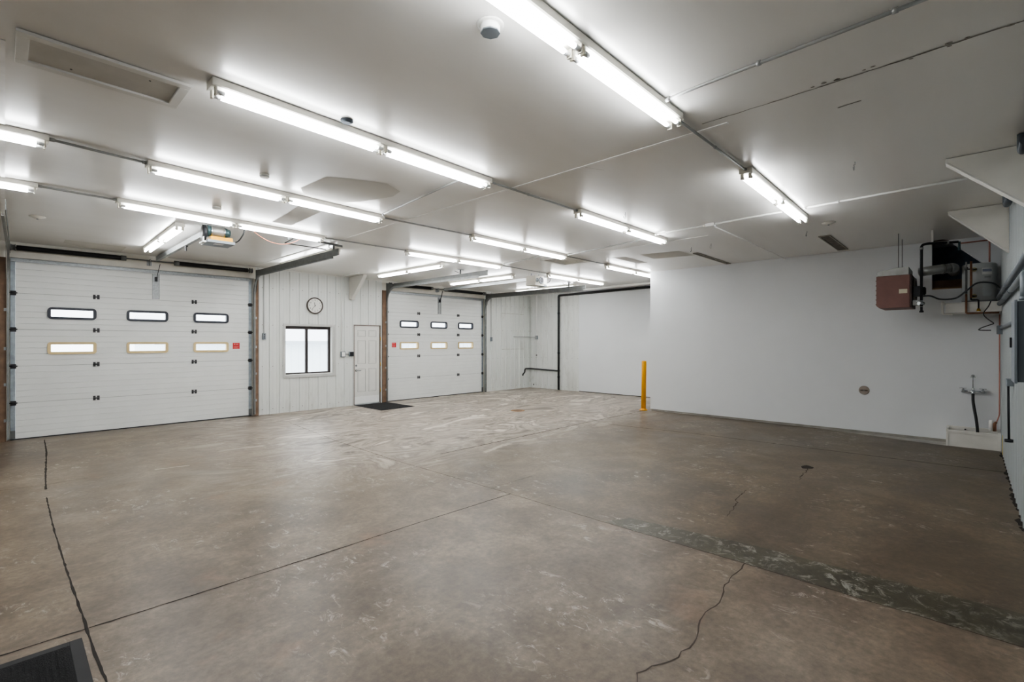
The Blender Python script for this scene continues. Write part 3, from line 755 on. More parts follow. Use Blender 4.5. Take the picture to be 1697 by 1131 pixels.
c = MB(); c.tube([(2.27, 7.75, 3.09), (2.34, 7.7, 3.12), (2.38, 7.6, 3.22), (2.39, 7.585, 3.31), (2.40, 7.585, H - .006)], .01, 8, .05); one('power_cable', c, M_ABS, 'short black cable rising from the yellow opener', 'cable', (2.3, 7.7, 3.1))

# ---- push-button stations
for x, ztop, zb, lab in ((4.068, 3.30, 1.79, 'grey push-button box hanging on a conduit left of the window'), (11.245, 3.30, 1.75, 'small push-button box on a conduit beside the second overhead door')):
    T = thing('door_push_button', (x, YA - .02, zb), lab, 'push button', 'push-button stations of the overhead doors')
    m = MB(); m.tube([(x, YA - .03, ztop), (x, YA - .03, zb + .07)], .009, 8); m.build('conduit', M_CONDUIT, T)
    m = MB(); m.box(x - .035, x + .035, YA - .065, YA - .018, zb - .075, zb + .07); m.build('button_box', M_GREY, T, bevel=.004)
    for k in (-1, 0, 1):
        m = MB(); m.cyl((x, YA - .076, zb + k * .038), (x, YA - .064, zb + k * .038), .012, 12); m.build('button', M_BLACK, T)

# ---- knee braces
def gusset(pts, vec, label, edge):
    T = thing('truss_gusset', pts[0], label, 'gusset', 'painted knee-brace gussets under the ceiling')
    m = MB(); m.prism(pts, vec); m.build('side_panels', M_CREAM, T, bevel=.002)
    m = MB(); a, c = edge; v = Vector(vec); m.prism([a, c, Vector(c) + v * 1.03, Vector(a) + v * 1.03], (0, 0, -.012)); m.build('edge_board', M_TRIMW, T)
    return T
zt = H - .004
gusset([(5.965, YC + .02, zt), (5.965, .165, zt), (5.965, .165, zt - .025), (5.965, YC + .02, 2.845)], (.12, 0, 0), 'large cream plywood gusset at the upper right photo edge', ((5.962, .165, zt - .027), (5.962, YC + .02, 2.843)))
gusset([(8.37, YC + .02, zt), (8.37, .209, zt), (8.37, .209, zt - .02), (8.37, YC + .02, 2.765)], (.11, 0, 0), 'cream plywood gusset next to the water heater corner', ((8.367, .209, zt - .022), (8.367, YC + .02, 2.763)))
gusset([(6.155, YA - .02, zt), (6.155, 10.95, zt), (6.155, 10.95, zt - .03), (6.155, YA - .12, 2.765), (6.155, YA - .02, 2.765)], (.09, 0, 0), 'cream gusset on the door wall between clock and entry door', ((6.152, 10.95, zt - .032), (6.152, YA - .12, 2.763)))

# =================================================================== LIGHTS
L0 = 2.48; HW = .115; HT = .05
def make_light():
    T = thing('fluorescent_light', (0, 0, H), '', 'fluorescent light', 'ceiling fluorescent strip lights')
    def bx(a): return MB().box(a[0], a[1], a[2], a[3], H + a[4], H + a[5])
    m = MB(); zt_ = H - .003
    m.prism([(0, -HW / 2, zt_), (0, -HW / 2, zt_ - HT + .008), (0, -HW / 2 + .008, zt_ - HT), (0, HW / 2 - .008, zt_ - HT), (0, HW / 2, zt_ - HT + .008), (0, HW / 2, zt_)], (L0, 0, 0))
    m.build('housing', M_IVORY, T)
    zt2 = H - .003 - HT
    for xa in (.025, L0 / 2 + .02):
        Lt = L0 / 2 - .045
        for y in (-.036, .036):
            m = MB(); m.cyl((xa + .045, y, zt2 - .031), (xa + Lt - .045, y, zt2 - .031), .0145, 14); tb = m.build('tube', M_TUBE, T)
            for xc in (xa, xa + Lt - .044):
                m = MB(); m.cyl((xc, y, zt2 - .031), (xc + .044, y, zt2 - .031), .0143, 14); m.build('tube_cap', M_ENDCAP, tb)
            for xh in (xa - .012, xa + Lt):
                m = MB(); m.box(xh, xh + .012, y - .015, y + .015, zt2 - .052, zt2 - .0005); m.build('lampholder', M_HOLDER, T, bevel=.003)
    for xe in (-.004, L0 + .001):
        m = MB(); m.box(xe, xe + .003, -HW / 2 - .001, HW / 2 + .001, zt_ - HT - .002, zt_); m.build('end_plate', M_IVORY, T)
    return T
LIGHTS = [  # start x, start y, end x, end y (near edge of the housing), label
    (.94, 1.528, 3.431, 1.528, 'nearest fluorescent strip light, cut off by the top photo edge'),
    (4.935, 1.518, 7.348, 1.560, 'fluorescent strip light nearest the right-hand gussets, above the open floor'),
    (.911, 3.470, 3.452, 3.560, 'fluorescent strip light nearest the framed ceiling hatch, with a dark cap on its far side'),
    (5.005, 3.555, 7.40, 3.555, 'fluorescent strip light joined by painted conduit to the white junction box'),
    (-2.24, 5.360, .248, 5.419, 'fluorescent strip light cut by the left photo edge, upper of two there'),
    (.917, 5.490, 3.476, 5.640, 'fluorescent strip light crossing the bare ceiling patch, one row before the opener row'),
    (5.019, 5.580, 7.451, 5.616, 'fluorescent strip light just before the far ceiling hatch, touching its corner'),
    (8.924, 5.616, 11.35, 5.640, 'fluorescent strip light disappearing behind the end of the white partition'),
    (-2.25, 7.100, .242, 7.155, 'fluorescent strip light cut by the left photo edge, lower of two there'),
    (.914, 7.190, 3.50, 7.42, 'fluorescent strip light directly above the yellow garage door opener'),
    (5.05, 7.400, 7.421, 7.330, 'fluorescent strip light ahead of the track over the entry door'),
    (9.14, 7.410, 11.55, 7.400, 'fluorescent strip light beside the white boxed opener, near the far wall'),
    (1.655, 8.10, 1.69, 10.60, 'fluorescent light crosswise to the left overhead door, beside the opener rail'),
    (4.09, 8.30, 4.06, 10.70, 'crosswise fluorescent light mostly hidden behind the track left of the clock'),
    (6.366, 8.138, 6.321, 10.60, 'crosswise fluorescent light above the entry door'),
    (8.639, 8.218, 8.573, 10.58, 'crosswise fluorescent light before the second overhead door, left of its opener rail'),
    (11.405, 8.355, 11.357, 10.67, 'crosswise fluorescent light farthest away, over the ribbed corner'),
]
proto = make_light(); first = True
for xa, ya, xb, yb, lab in LIGHTS:
    o = proto if first else copy_tree(proto); first = False
    d = Vector((xb - xa, yb - ya, 0)); u = d.normalized(); nrm = Vector((-u.y, u.x, 0))
    if abs(u.x) < .5: nrm = -nrm      # crosswise lights: measured edge is the low-X side
    c = Vector((xa, ya, H)) + nrm * (HW / 2)
    o.location = c; o.rotation_euler = (0, 0, math.atan2(d.y, d.x)); o.scale = (d.length / L0, 1, 1)
    o['label'] = lab

# ---- conduits under the ceiling
def conduit(pts, label, m=M_CONDUIT, r=.011, straps=(), fil=.06, group='ceiling conduits'):
    T = thing('electrical_conduit', pts[0], label, 'conduit', group)
    t = MB(); t.tube(pts, r, 10, fil); t.build('pipe', m, T)
    P = [Vector(p) for p in pts]
    for k, f in straps:
        p = P[k].lerp(P[k + 1], f); d = (P[k + 1] - P[k]).normalized(); s = MB(); s.cyl(p - d * .012, p + d * .012, r + .004, 10); s.build('strap', m, T)
    for q, d in ((P[0], P[1] - P[0]), (P[-1], P[-2] - P[-1])):
        s = MB(); d = d.normalized(); s.cyl(q, q + d * .03, r + .005, 10); s.build('connector', m, T)
    return T
zk = H - .022
G = .008
conduit([(3.431 + G, 1.585, zk), (4.935 - G, 1.575, zk)], 'metal conduit between the two nearest-row strip lights', straps=((0, .5),))
conduit([(3.452 + G, 3.615, zk), (5.005 - G, 3.612, zk)], 'metal conduit linking the hatch-side strip light to the next one', straps=((0, .4),))
conduit([(.248 + G, 5.475, zk), (.917 - G, 5.55, zk)], 'short conduit bridging the upper pair of lights at the left edge')
conduit([(3.476 + G, 5.70, zk), (5.019 - G, 5.64, zk)], 'metal conduit beyond the bare ceiling patch', straps=((0, .6),))
conduit([(7.451 + G, 5.673, zk), (8.924 - G, 5.675, zk)], 'metal conduit passing the far ceiling hatch', straps=((0, .75),))
conduit([(.242 + G, 7.21, zk), (.914 - G, 7.25, zk)], 'short conduit bridging the lower pair of lights at the left edge')
conduit([(3.50 + G, 7.478, zk), (5.05 - G, 7.455, zk)], 'metal conduit right of the yellow opener light, over the hanger', straps=((0, .6),))
conduit([(7.421 + G, 7.387, zk), (9.14 - G, 7.467, zk)], 'metal conduit passing just before the white boxed opener', straps=((0, .8),))
conduit([(3.13, 1.515, zk), (3.11, 1.30, zk), (3.09, .6, zk), (3.05, YC + .025, zk)], 'metal conduit running off the top photo edge', straps=((1, .55), (2, .35)))
conduit([(3.20, 3.69, zk), (3.40, 5.555, zk)], 'conduit joining the hatch-side light to the patched row')
conduit([(7.12, 3.70, zk), (7.43, 5.58, zk)], 'conduit with a drop clip joining two mid-room lights', straps=((0, .45),))
conduit([(7.15, 5.76, zk), (7.39, 7.27, zk)], 'thin conduit running past the far hatch toward the entry door', straps=((0, .5),))
conduit([(6.95, 3.54, zk), (6.905, 2.745, zk)], 'white painted conduit between strip light and white junction box', M_CONDW, .013)
conduit([(6.895, 2.605, zk), (6.83, 1.70, zk)], 'white painted conduit from the white junction box toward the gussets', M_CONDW, .013)
conduit([(6.84, 1.50, zk), (6.72, YC + .025, zk)], 'white painted conduit ending behind the large gusset', M_CONDW, .013, straps=((0, .2),))
conduit([(6.97, 2.675, zk), (9.7, 2.68, zk), (10.74, 2.69, zk)], 'thin conduit from the white junction box to the partition top', M_CONDW, .009, straps=((0, .9),))
T = thing('junction_box', (6.9, 2.675, H), 'small white junction box where three painted conduits meet', 'junction box')
m = MB(); m.box(6.865, 6.945, 2.615, 2.735, H - .045, H - .003); m.build('box', M_CONDW, T, bevel=.004)
m = MB(); m.box(6.868, 6.942, 2.618, 2.732, H - .049, H - .0455); m.build('cover_plate', M_WHITE, T)
# conduit on the door wall to the switches
conduit([(5.90, 10.7, zk), (5.935, YA - .035, zk), (5.935, YA - .035, 1.425)], 'painted conduit down the ribbed wall right of the window', M_CONDW, .010, group='wall conduits')
T = thing('light_switch', (5.97, YA - .02, 1.345), 'white switch box right of the window', 'light switch')
m = MB(); m.box(5.913, 6.028, YA - .07, YA - .018, 1.275, 1.415); m.build('switch_box', M_GREY, T, bevel=.004)
m = MB(); m.box(5.93, 6.01, YA - .074, YA - .071, 1.29, 1.40); m.build('cover_plate', M_WHITE, T); m = MB(); m.box(5.963, 5.977, YA - .085, YA - .0745, 1.335, 1.36); m.build('toggle', M_WHITE, T)
T = thing('wall_outlet', (6.2, YA - .02, 1.345), 'dark grey outlet box beside the entry door frame', 'outlet')
m = MB(); m.box(6.136, 6.262, YA - .07, YA - .018, 1.285, 1.41); m.build('outlet_box', M_GREY, T, bevel=.004); m = MB(); m.box(6.15, 6.25, YA - .074, YA - .071, 1.295, 1.40); m.build('cover_plate', M_BLACK, T)
m = MB(); m.tube([(6.03, YA - .045, 1.345), (6.134, YA - .045, 1.345)], .011, 8); m.build('nipple', M_CONDUIT, T)

# ---- wall clock
T = thing('wall_clock', (5.243, YA - .016, 2.55), 'round wall clock with dark rim above the window', 'clock')
yk = YA - .018; cx_, cz_ = 5.243, 2.55
m = MB(); m.lathe((cx_, yk, cz_), (0, -1, 0), [(.20, 0), (.205, .02), (.200, .045), (.19, .052), (.178, .046), (.174, .025)], 40); m.build('rim', M_CLOCKR, T)
m = MB(); m.lathe((cx_, yk - .0255, cz_), (0, -1, 0), [(.173, 0), (.173, .004)], 40); fc = m.build('face', M_CLOCKF, T)
def textmesh(txt, size, m, name, parent, mtx):
    cu = bpy.data.curves.new('t', 'FONT'); cu.body = txt; cu.size = size; cu.align_x = 'CENTER'; cu.align_y = 'CENTER'
    ob = bpy.data.objects.new('t', cu); COL.objects.link(ob); dg = bpy.context.evaluated_depsgraph_get()
    me = bpy.data.meshes.new_from_object(ob.evaluated_get(dg)); bpy.data.objects.remove(ob); bpy.data.curves.remove(cu)
    me.transform(mtx); return me
b = MB(); ROT = Matrix.Rotation(PI / 2, 4, 'X')
for k in range(1, 13):
    a = k * PI / 6; me = textmesh(str(k), .05, None, '', None, Matrix.Translation((cx_ + .135 * math.sin(a), yk - .0302, cz_ + .135 * math.cos(a))) @ ROT)
    o_ = len(b.v); b.v += [tuple(v.co) for v in me.vertices]
    for p in me.polygons: b.face([o_ + i for i in p.vertices])
    bpy.data.meshes.remove(me)
b.build('numerals', M_BLACK, fc)
for name, deg, ln, w in (('hour_hand', 348, .085, .007), ('minute_hand', 221, .135, .005)):
    a = math.radians(deg); u = Vector((math.sin(a), 0, math.cos(a))); v = Vector((u.z, 0, -u.x)); c0 = Vector((cx_, yk - (.032 if ln < .1 else .036), cz_))
    m = MB(); m.prism([c0 - u * .02 - v * w, c0 + u * ln - v * w * .6, c0 + u * ln + v * w * .6, c0 - u * .02 + v * w], (0, -.002, 0)); m.build(name, M_BLACK, T)

# ---- mats, bollard, drain
T = thing('door_mat', (6.75, 10.98, 0), 'dark rubber mat in front of the entry door', 'door mat', 'dark floor mats')
m = MB(); m.box(6.31, 7.22, 10.36, YA - .09, .001, .012); m.build('mat_pad', M_RUBBER, T, bevel=.003)
m = MB(); m.box(6.28, 6.309, 10.33, YA - .06, .001, .008); m.box(7.221, 7.25, 10.33, YA - .06, .001, .008); m.box(6.309, 7.221, 10.33, 10.359, .001, .008); m.box(6.309, 7.221, YA - .089, YA - .06, .001, .008); m.build('rubber_border', M_MATEDGE, T)
T = thing('door_mat', (-.35, 3.0, 0), 'ribbed black mat in the bottom left corner of the photo', 'door mat', 'dark floor mats')
m = MB(); m.box(-1.0, .245, 2.4, 3.555, .001, .012)
for k in range(52): x = -.99 + k * .0236; m.box(x, x + .012, 2.42, 3.535, .012, .0155)
m.build('mat_pad', M_RUBBER, T)
m = MB(); m.box(.2455, .30, 2.345, 3.61, .001, .009); m.box(-1.05, .2455, 3.5555, 3.61, .001, .009); m.box(-1.05, .2455, 2.345, 2.3995, .001, .009); m.box(-1.05, -1.0005, 2.3995, 3.5555, .001, .009); m.build('rubber_border', M_MATEDGE, T, bevel=.003)
T = thing('safety_bollard', (10.73, 5.775, 0), 'yellow steel bollard at the free end of the white partition', 'bollard')
m = MB(); m.lathe((10.73, 5.775, .012), (.004, -.012, 1), [(.056, 0), (.056, 1.17), (.050, 1.185), (.03, 1.19)], 24); m.build('post', M_YELLOW, T)
m = MB(); m.lathe((10.73, 5.775, .001), (0, 0, 1), [(.095, 0), (.095, .012), (.062, .014), (.060, .05)], 24); m.build('base_flange', M_YELLOW, T)
for k in range(4):
    a = PI / 4 + k * PI / 2; m = MB(); m.cyl((10.73 + .08 * math.cos(a), 5.775 + .08 * math.sin(a), .013), (10.73 + .08 * math.cos(a), 5.775 + .08 * math.sin(a), .025), .008, 6); m.build('anchor_bolt', M_YELLOW, T)
T = thing('floor_drain', (8.55, 7.93, 0), 'small rusty floor drain in the pale swirled concrete', 'drain')
m = MB(); m.lathe((8.55, 7.93, .0005), (0, 0, 1), [(.17, 0), (.17, .004), (.12, .003)], 24); m.build('collar', M_RUST, T)
m = MB()
m.lathe((8.55, 7.93, .0036), (0, 0, 1), [(.11, 0), (.11, .003)], 24)
m.build('grate', mat('drain_grate', '7a6450', .7), T)

# =================================================================== CEILING FIXTURES
def hatch(x0, x1, y0, y1, fw, label):
    T = thing('ceiling_hatch', ((x0 + x1) / 2, (y0 + y1) / 2, H), label, 'ceiling hatch', 'framed ceiling hatches')
    for a in ((x0, x1, y0, y0 + fw), (x0, x1, y1 - fw, y1), (x0, x0 + fw, y0 + fw, y1 - fw), (x1 - fw, x1, y0 + fw, y1 - fw)):
        m = MB(); m.box(a[0] + .0005, a[1] - .0005, a[2] + .0005, a[3] - .0005, H - .022, H - .003); m.build('trim_board', M_TRIMW, T, bevel=.002)
    m = MB(); m.box(x0 + fw, x1 - fw, y0 + fw, y1 - fw, H - .008, H - .003); m.build('panel', mat('hatch_panel', 'cbc9c3', .6, var=.06), T)
    for a, c in ((.3, .75), (.75, .3)):
        m = MB(); m.cyl((x0 + (x1 - x0) * a, y0 + (y1 - y0) * c, H - .011), (x0 + (x1 - x0) * a, y0 + (y1 - y0) * c, H - .008), .006, 8); m.build('screw', M_SCREW, T)
hatch(.042, .845, 3.69, 4.11, .055, 'framed ceiling hatch at the upper left of the photo')
hatch(7.56, 8.40, 5.73, 6.39, .06, 'framed ceiling hatch farther back, near the white partition')
T = thing('ceiling_junction_box', (1.775, 1.845, H), 'octagonal junction box with grey cover beside the nearest light', 'junction box')
m = MB(); m.lathe((1.775, 1.845, H - .003), (0, 0, -1), [(.052, 0), (.052, .038)], 8); m.build('box', M_CONDW, T)
m = MB(); m.lathe((1.775, 1.845, H - .042), (0, 0, -1), [(.052, 0), (.054, .004), (.05, .006)], 8); m.build('cover_plate', M_GREY, T)
m = MB(); m.lathe((1.775, 1.845, H - .0025), (0, 0, -1), [(.075, 0), (.06, .003)], 14); m.build('plaster_ring', M_TRIMW, T)
for x, y, r, h, lab in ((1.797, 5.13, .045, .035, 'small smoke detector between the hatch-side light and the patched row'), (1.822, 6.80, .05, .035, 'small smoke detector just above the yellow opener light')):
    T = thing('smoke_detector', (x, y, H), lab, 'smoke detector', 'small ceiling detectors')
    m = MB(); m.lathe((x, y, H - .003), (0, 0, -1), [(r, 0), (r, h * .6), (r * .86, h)], 24); m.build('body', M_IVORY, T)
    m = MB(); m.lathe((x, y, H - .003 - h * .62), (0, 0, -1), [(r * 1.04, 0), (r * 1.04, .003)], 24); m.build('vent_band', M_GREY, T)
for x, y, lab in ((.307, 9.08, 'flat round ceiling cover near the left photo edge'), (8.01, 1.45, 'flat round ceiling cover past the right-hand strip light')):
    T = thing('ceiling_cover', (x, y, H), lab, 'ceiling cover', 'flat round ceiling covers')
    m = MB(); m.lathe((x, y, H - .002), (0, 0, -1), [(.085, 0), (.085, .006), (.04, .02), (.03, .03)], 28); m.build('disc', M_IVORY, T)
    m = MB(); m.cyl((x, y, H - .04), (x, y, H - .031), .012, 10); m.build('knob', M_GREY, T)
m = MB(); m.lathe((1.79, 3.43, H - .002), (0, 0, -1), [(.046, 0), (.046, .010), (.030, .022)], 16); one('ceiling_plug', m, mat('slate_cap', '4b5056', .9, spec=.2), 'small dark grey cap behind the hatch-side strip light', 'ceiling cap', (1.79, 3.43, H))
for x, y, lab in ((5.47, .78, 'open wire hook in front of the large gusset'), (5.56, 3.25, 'wire hook above the mid-row strip light'), (8.40, 1.80, 'bent hook next to the flat round cover'), (8.42, 3.60, 'dark eye hook left of the thin partition conduit'), (8.35, 3.22, 'small eye hook right beside the thin partition conduit')):
    h = MB(); pts = [(x, y, H - .002), (x, y, H - .03)]
    for k in range(9): a = PI / 2 - k * 1.5 * PI / 8; pts.append((x + .03 * math.cos(a) * .8, y + .01, H - .055 + .025 * math.sin(a)))
    h.tube(pts, .004, 6); one('ceiling_hook', h, M_TRACKD if 'dark' in lab else M_CONDUIT, lab, 'hook', (x, y, H), 'ceiling hooks')
for x0, x1, y0, y1, lab in ((8.95, 10.52, 1.60, 1.76, 'grey slot vent beyond the round cover, ending at the partition'), (9.0, 10.74, 3.72, 3.82, 'narrow grey ceiling slot vent left of the thin partition conduit')):
    T = thing('ceiling_slot_vent', ((x0 + x1) / 2, (y0 + y1) / 2, H), lab, 'ceiling vent', 'grey ceiling slot vents')
    m = MB()
    for a in ((x0, x1, y0, y0 + .02), (x0, x1, y1 - .02, y1), (x0, x0 + .02, y0 + .02, y1 - .02), (x1 - .02, x1, y0 + .02, y1 - .02)): m.box(a[0], a[1], a[2], a[3], H - .014, H - .003)
    m.build('frame', mat('vent_frame', '9c978c', .6), T)
    m = MB(); m.box(x0 + .02, x1 - .02, y0 + .02, y1 - .02, H - .006, H - .003); m.build('screen', mat('vent_screen', '77726a', .8, var=.3, scale=8), T)

# =================================================================== FAR CORNER PIPES
T = thing('drain_pipe', (XD - .06, 10.323, 0), 'black drain pipe rising on the far wall and turning along its top', 'pipe')
m = MB(); xk = XD - .062
m.tube([(xk, 10.323, .002), (xk, 10.323, 3.262), (xk, 5.75, 3.30)], .038, 14, .06); m.build('main_pipe', M_ABS, T)
m = MB(); yk2 = YA - .062
m.tube([(xk, 10.284, .655), (xk, yk2, .69), (12.93, yk2, .695), (12.90, yk2, .62), (12.90, yk2, .58), (12.85, yk2, .53), (12.80, yk2, .50), (12.79, yk2, .45)], .026, 12, .04); m.build('branch_pipe', M_ABS, T)
for z in (.42, 1.25, 2.62):
    m = MB(); m.lathe((xk, 10.323, z), (0, 0, 1), [(.044, 0), (.044, .06)], 16); m.build('coupling', M_BLACK, T)
conduit([(12.342, YA - .05, 1.84), (XD - .05, YA - .05, 1.84), (XD - .05, 11.39, 1.835)], 'grey conduit wrapping the far ribbed corner at mid height', r=.014, group='wall conduits')
conduit([(XD - .045, 11.345, H - .03), (XD - .045, 11.345, 1.89)], 'painted conduit down the far ribbed wall', M_CONDW, .012, group='wall conduits')
T = thing('wall_outlet', (XD - .02, 11.345, 1.82), 'small grey box under the conduit on the far ribbed wall', 'outlet')
m = MB(); m.box(XD - .075, XD - .018, 11.295, 11.385, 1.755, 1.885); m.build('outlet_box', M_GREY, T, bevel=.004); m = MB(); m.box(XD - .079, XD - .0755, 11.303, 11.377, 1.765, 1.875); m.build('cover_plate', M_CONDUIT, T)
p = MB(); p.tube([(12.35, 9.0, 3.285), (12.45, 8.3, 3.285), (12.32, 7.75, 3.285), (12.15, 5.75, 3.285)], .036, 14, .1); one('white_pipe', p, M_PVC, 'white plastic pipe under the ceiling before the far wall', 'pipe', (12.3, 7.5, 3.285))

# =================================================================== UTILITY CORNER
# ---- unit heater
hx0, hx1, hy0, hy1, hz0, hz1 = 9.55, 10.25, .672, 1.085, 2.195, 2.700
T = thing('unit_heater', (9.9, .88, hz0), 'reddish-brown unit heater hung from the ceiling by the white partition', 'heater')
m = MB(); m.prism([(hx0, hy0, hz0), (hx0, hy0, hz1), (hx0, hy1, hz1), (hx0, hy1, hz0 + .04), (hx0, hy1 - .04, hz0)], (hx1 - hx0, 0, 0)); cab = m.build('cabinet', M_BROWN, T, bevel=.006)
m = MB(); m.box(hx0 - .003, hx0 - .0005, hy0 + .03, hy0 + .13, hz0 + .22, hz0 + .285); m.build('rating_plate', mat('plate_cream', 'c9c3ae', .6), cab)
m = MB(); m.prism([(hx0 + .01, hy0 + .012, hz1 + .001), (hx0 + .01, hy0 + .012, hz1 + .118), (hx0 + .01, hy0 + .16, hz1 + .118), (hx0 + .01, hy1 - .015, hz1 + .07), (hx0 + .01, hy1 - .015, hz1 + .001)], (hx1 - hx0 - .03, 0, 0)); m.build('draft_hood', M_SHEET, T, bevel=.003)
m = MB(); m.box(hx0, hx1, hy0 - .022, hy0 - .001, hz0, hz1); m.build('rear_flange', mat('heater_dark', '3d2b29', .6), T, bevel=.003)
m = MB(); m.lathe((9.92, hy0 - .023, 2.46), (0, -1, 0), [(.21, 0), (.21, .03), (.195, .03), (.195, .005)], 32); m.build('fan_shroud', M_SHEET, T)
m = MB()
for r in (.05, .09, .13, .17): m.lathe((9.92, hy0 - .05, 2.46), (0, -1, 0), [(r, 0), (r + .004, 0), (r + .004, .004), (r, .004)], 28)
m.build('fan_guard', M_BLACK, T)
m = MB(); m.cyl((9.92, hy0 - .03, 2.46), (9.92, hy0 - .16, 2.46), .065, 20); m.cyl((9.92, hy0 - .16, 2.46), (9.92, hy0 - .17, 2.46), .05, 20); m.build('fan_motor', M_BLACK, T)
m = MB(); m.box(9.62, 9.70, hy0 - .13, hy0 - .03, 2.36, 2.52); m.build('control_box', M_BLACK, T, bevel=.004)
m = MB(); m.box(9.58, 9.68, hy0 - .12, hy0 - .03, 2.22, 2.30); m.build('gas_valve', M_SHEET, T, bevel=.006)
for k in range(6):
    z = hz0 + .07 + k * .075; m = MB(); m.prism([(hx0 + .02, hy1 + .001, z), (hx0 + .02, hy1 + .010, z - .014), (hx0 + .02, hy1 + .012, z - .010), (hx0 + .02, hy1 + .001, z + .006)], (hx1 - hx0 - .04, 0, 0)); m.build('louver', M_BROWN, T)
for x, y in ((hx0 + .03, .81), (hx1 - .1, .81)):
    m = MB(); m.cyl((x, y, hz1 + .12), (x, y, H - .002), .005, 8); m.build('hanger_rod', M_TRACKD, T)
# ---- flue
T = thing('flue_pipe', (10.0, .6, 2.78), 'round metal flue pipe running from the heater into the dark wall opening', 'flue pipe')
m = MB(); m.tube([(10.04, .585, 2.772), (10.10, .40, 2.80), (10.19, .245, 2.815)], .072, 24, .05); m.build('duct', M_FLUE, T)
m = MB(); m.tube([(10.19, .245, 2.815), (10.225, .205, 2.822), (10.30, .195, 2.824), (10.84, .20, 2.83)], .076, 24, .06); m.build('elbow', M_FLUE, T)
m = MB(); d = Vector((.09, -.155, .015)).normalized(); c0 = Vector((10.15, .315, 2.808)); m.cyl(c0 - d * .012, c0 + d * .012, .079, 24); m.build('joint_band', M_SHEET, T)
# ---- gas pipe
T = thing('gas_pipe', (9.72, .543, 2.15), 'black gas pipe dropping beside the heater with a valve at its foot', 'pipe')
gx, gy = 9.55, .536
m = MB(); m.tube([(gx, gy, 2.20), (gx, gy, 3.125), (gx + .05, gy - .06, 3.15), (gx + .27, .26, 3.165), (gx + .30, .13, 3.165)], .018, 12, .05); m.build('pipe', M_BLACK, T)
m = MB(); m.lathe((gx, gy, 2.11), (0, 0, 1), [(.026, 0), (.026, .025), (.016, .03), (.016, .085)], 14); m.build('drip_cap', M_BLACK, T)
m = MB(); m.cyl((gx - .04, gy + .03, 2.245), (gx + .03, gy - .02, 2.245), .026, 14); m.box(gx - .03, gx - .02, gy - .03, gy + .06, 2.275, 2.285); m.build('shutoff_valve', M_CHROME, T)
m = MB(); m.lathe((gx, gy, 3.06), (0, 0, 1), [(.024, 0), (.024, .03)], 14); m.build('coupling', M_CONDUIT, T)
m = MB(); m.lathe((gx + .27, .26, 3.165), (0, -1, 0), [(.024, 0), (.024, .03)], 14); m.build('coupling', M_CONDUIT, T)
m = MB(); m.sweep([(gx + .08, gy - .12, 3.17), (gx + .08, gy - .12, H - .003)], [(-.012, -.002), (.012, -.002), (.012, .002), (-.012, .002)]); m.build('hanger_strap', M_TRIMW, T)
m = MB(); m.tube([(gx + .30, .12, 3.165), (gx + .30, .12, 3.04)], .015, 10); m.build('drip_leg', mat('teal_fitting', '2d474c', .5), T)
# ---- red water line above
p = MB(); p.tube([(10.02, .105, 3.165), (10.45, -.17, 3.235), (10.45, -.205, 3.235), (10.45, -.215, 3.20), (10.45, -.215, 2.895)], .011, 10, .03); one('red_water_line', p, M_PEX, 'red pipe dropping from the ceiling onto the water heater top', 'pipe', (10.45, -.2, 2.89))
# ---- water heater shelf and tank
T = thing('heater_shelf', (10.45, 0, 2.12), 'white wall shelf carrying the water heater in the corner', 'shelf')
m = MB(); m.box(10.15, XB - .004, YC + .022, .285, 2.118, 2.262); m.build('shelf_box', M_TRIMW, T, bevel=.004)
m = MB(); m.box(10.13, XB - .004, YC + .022, .30, 2.2625, 2.272); m.build('tray_lip', M_PVC, T)
m = MB(); m.tube([(10.60, .318, 2.29), (10.20, .318, 2.285), (10.20, .318, 2.10), (10.20, .20, 2.095)], .017, 12, .03); m.build('overflow_pipe', M_PVC, T)
T = thing('water_heater', (10.45, -.10, 2.273), 'squat grey-white electric water heater on the corner shelf', 'water heater')
cx_, cy_ = 10.45, -.10; r = .198
m = MB(); m.lathe((cx_, cy_, 2.30), (0, 0, 1), [(r, 0), (r, .555), (r - .012, .572), (.05, .585)], 40); m.build('tank', M_TANK, T)
m = MB(); m.lathe((cx_, cy_, 2.273), (0, 0, 1), [(r + .004, 0), (r + .004, .03)], 40); m.build('base_ring', mat('ring_grey', '8a8d8d', .5), T)
def on_tank(a0, a1, za, zb, m, name, rr=.003):
    mb = MB(); k = 8; b0 = len(mb.v)
    for i in range(k + 1):
        a = math.radians(a0 + (a1 - a0) * i / k)
        for z in (za, zb): mb.v.append((cx_ + (r + rr) * math.cos(a), cy_ + (r + rr) * math.sin(a), z))
    for i in range(k): mb.face((b0 + 2 * i, b0 + 2 * i + 1, b0 + 2 * i + 3, b0 + 2 * i + 2), True)
    return mb.build(name, m, T)
on_tank(190, 222, 2.36, 2.60, mat('access_cover', 'b9bebf', .4), 'access_cover')
on_tank(188, 224, 2.69, 2.79, M_WHITE, 'rating_label'); on_tank(190, 222, 2.735, 2.775, mat('label_blue', '9aa0b4', .5), 'label_print', .004); on_tank(196, 218, 2.64, 2.665, mat('label_grey', 'a9adae', .5), 'caution_label')
for z in (2.775, 2.365):
    a = math.radians(163); d = Vector((math.cos(a), math.sin(a), 0)); m = MB(); c0 = Vector((cx_, cy_, z)) + d * (r + .001); m.lathe(c0, d, [(.034, 0), (.034, .004)], 20); m.build('escutcheon', mat('tan_ring', 'c0b88f', .6), T)
    m = MB(); m.cyl(c0 + d * .005, c0 + d * .06, .014, 12); m.box(*sorted((c0.x + d.x * .05 - .01, c0.x + d.x * .05 + .01)), c0.y - .03, c0.y + .03, z - .008, z + .008); m.build('valve_nipple', M_BLACK, T)
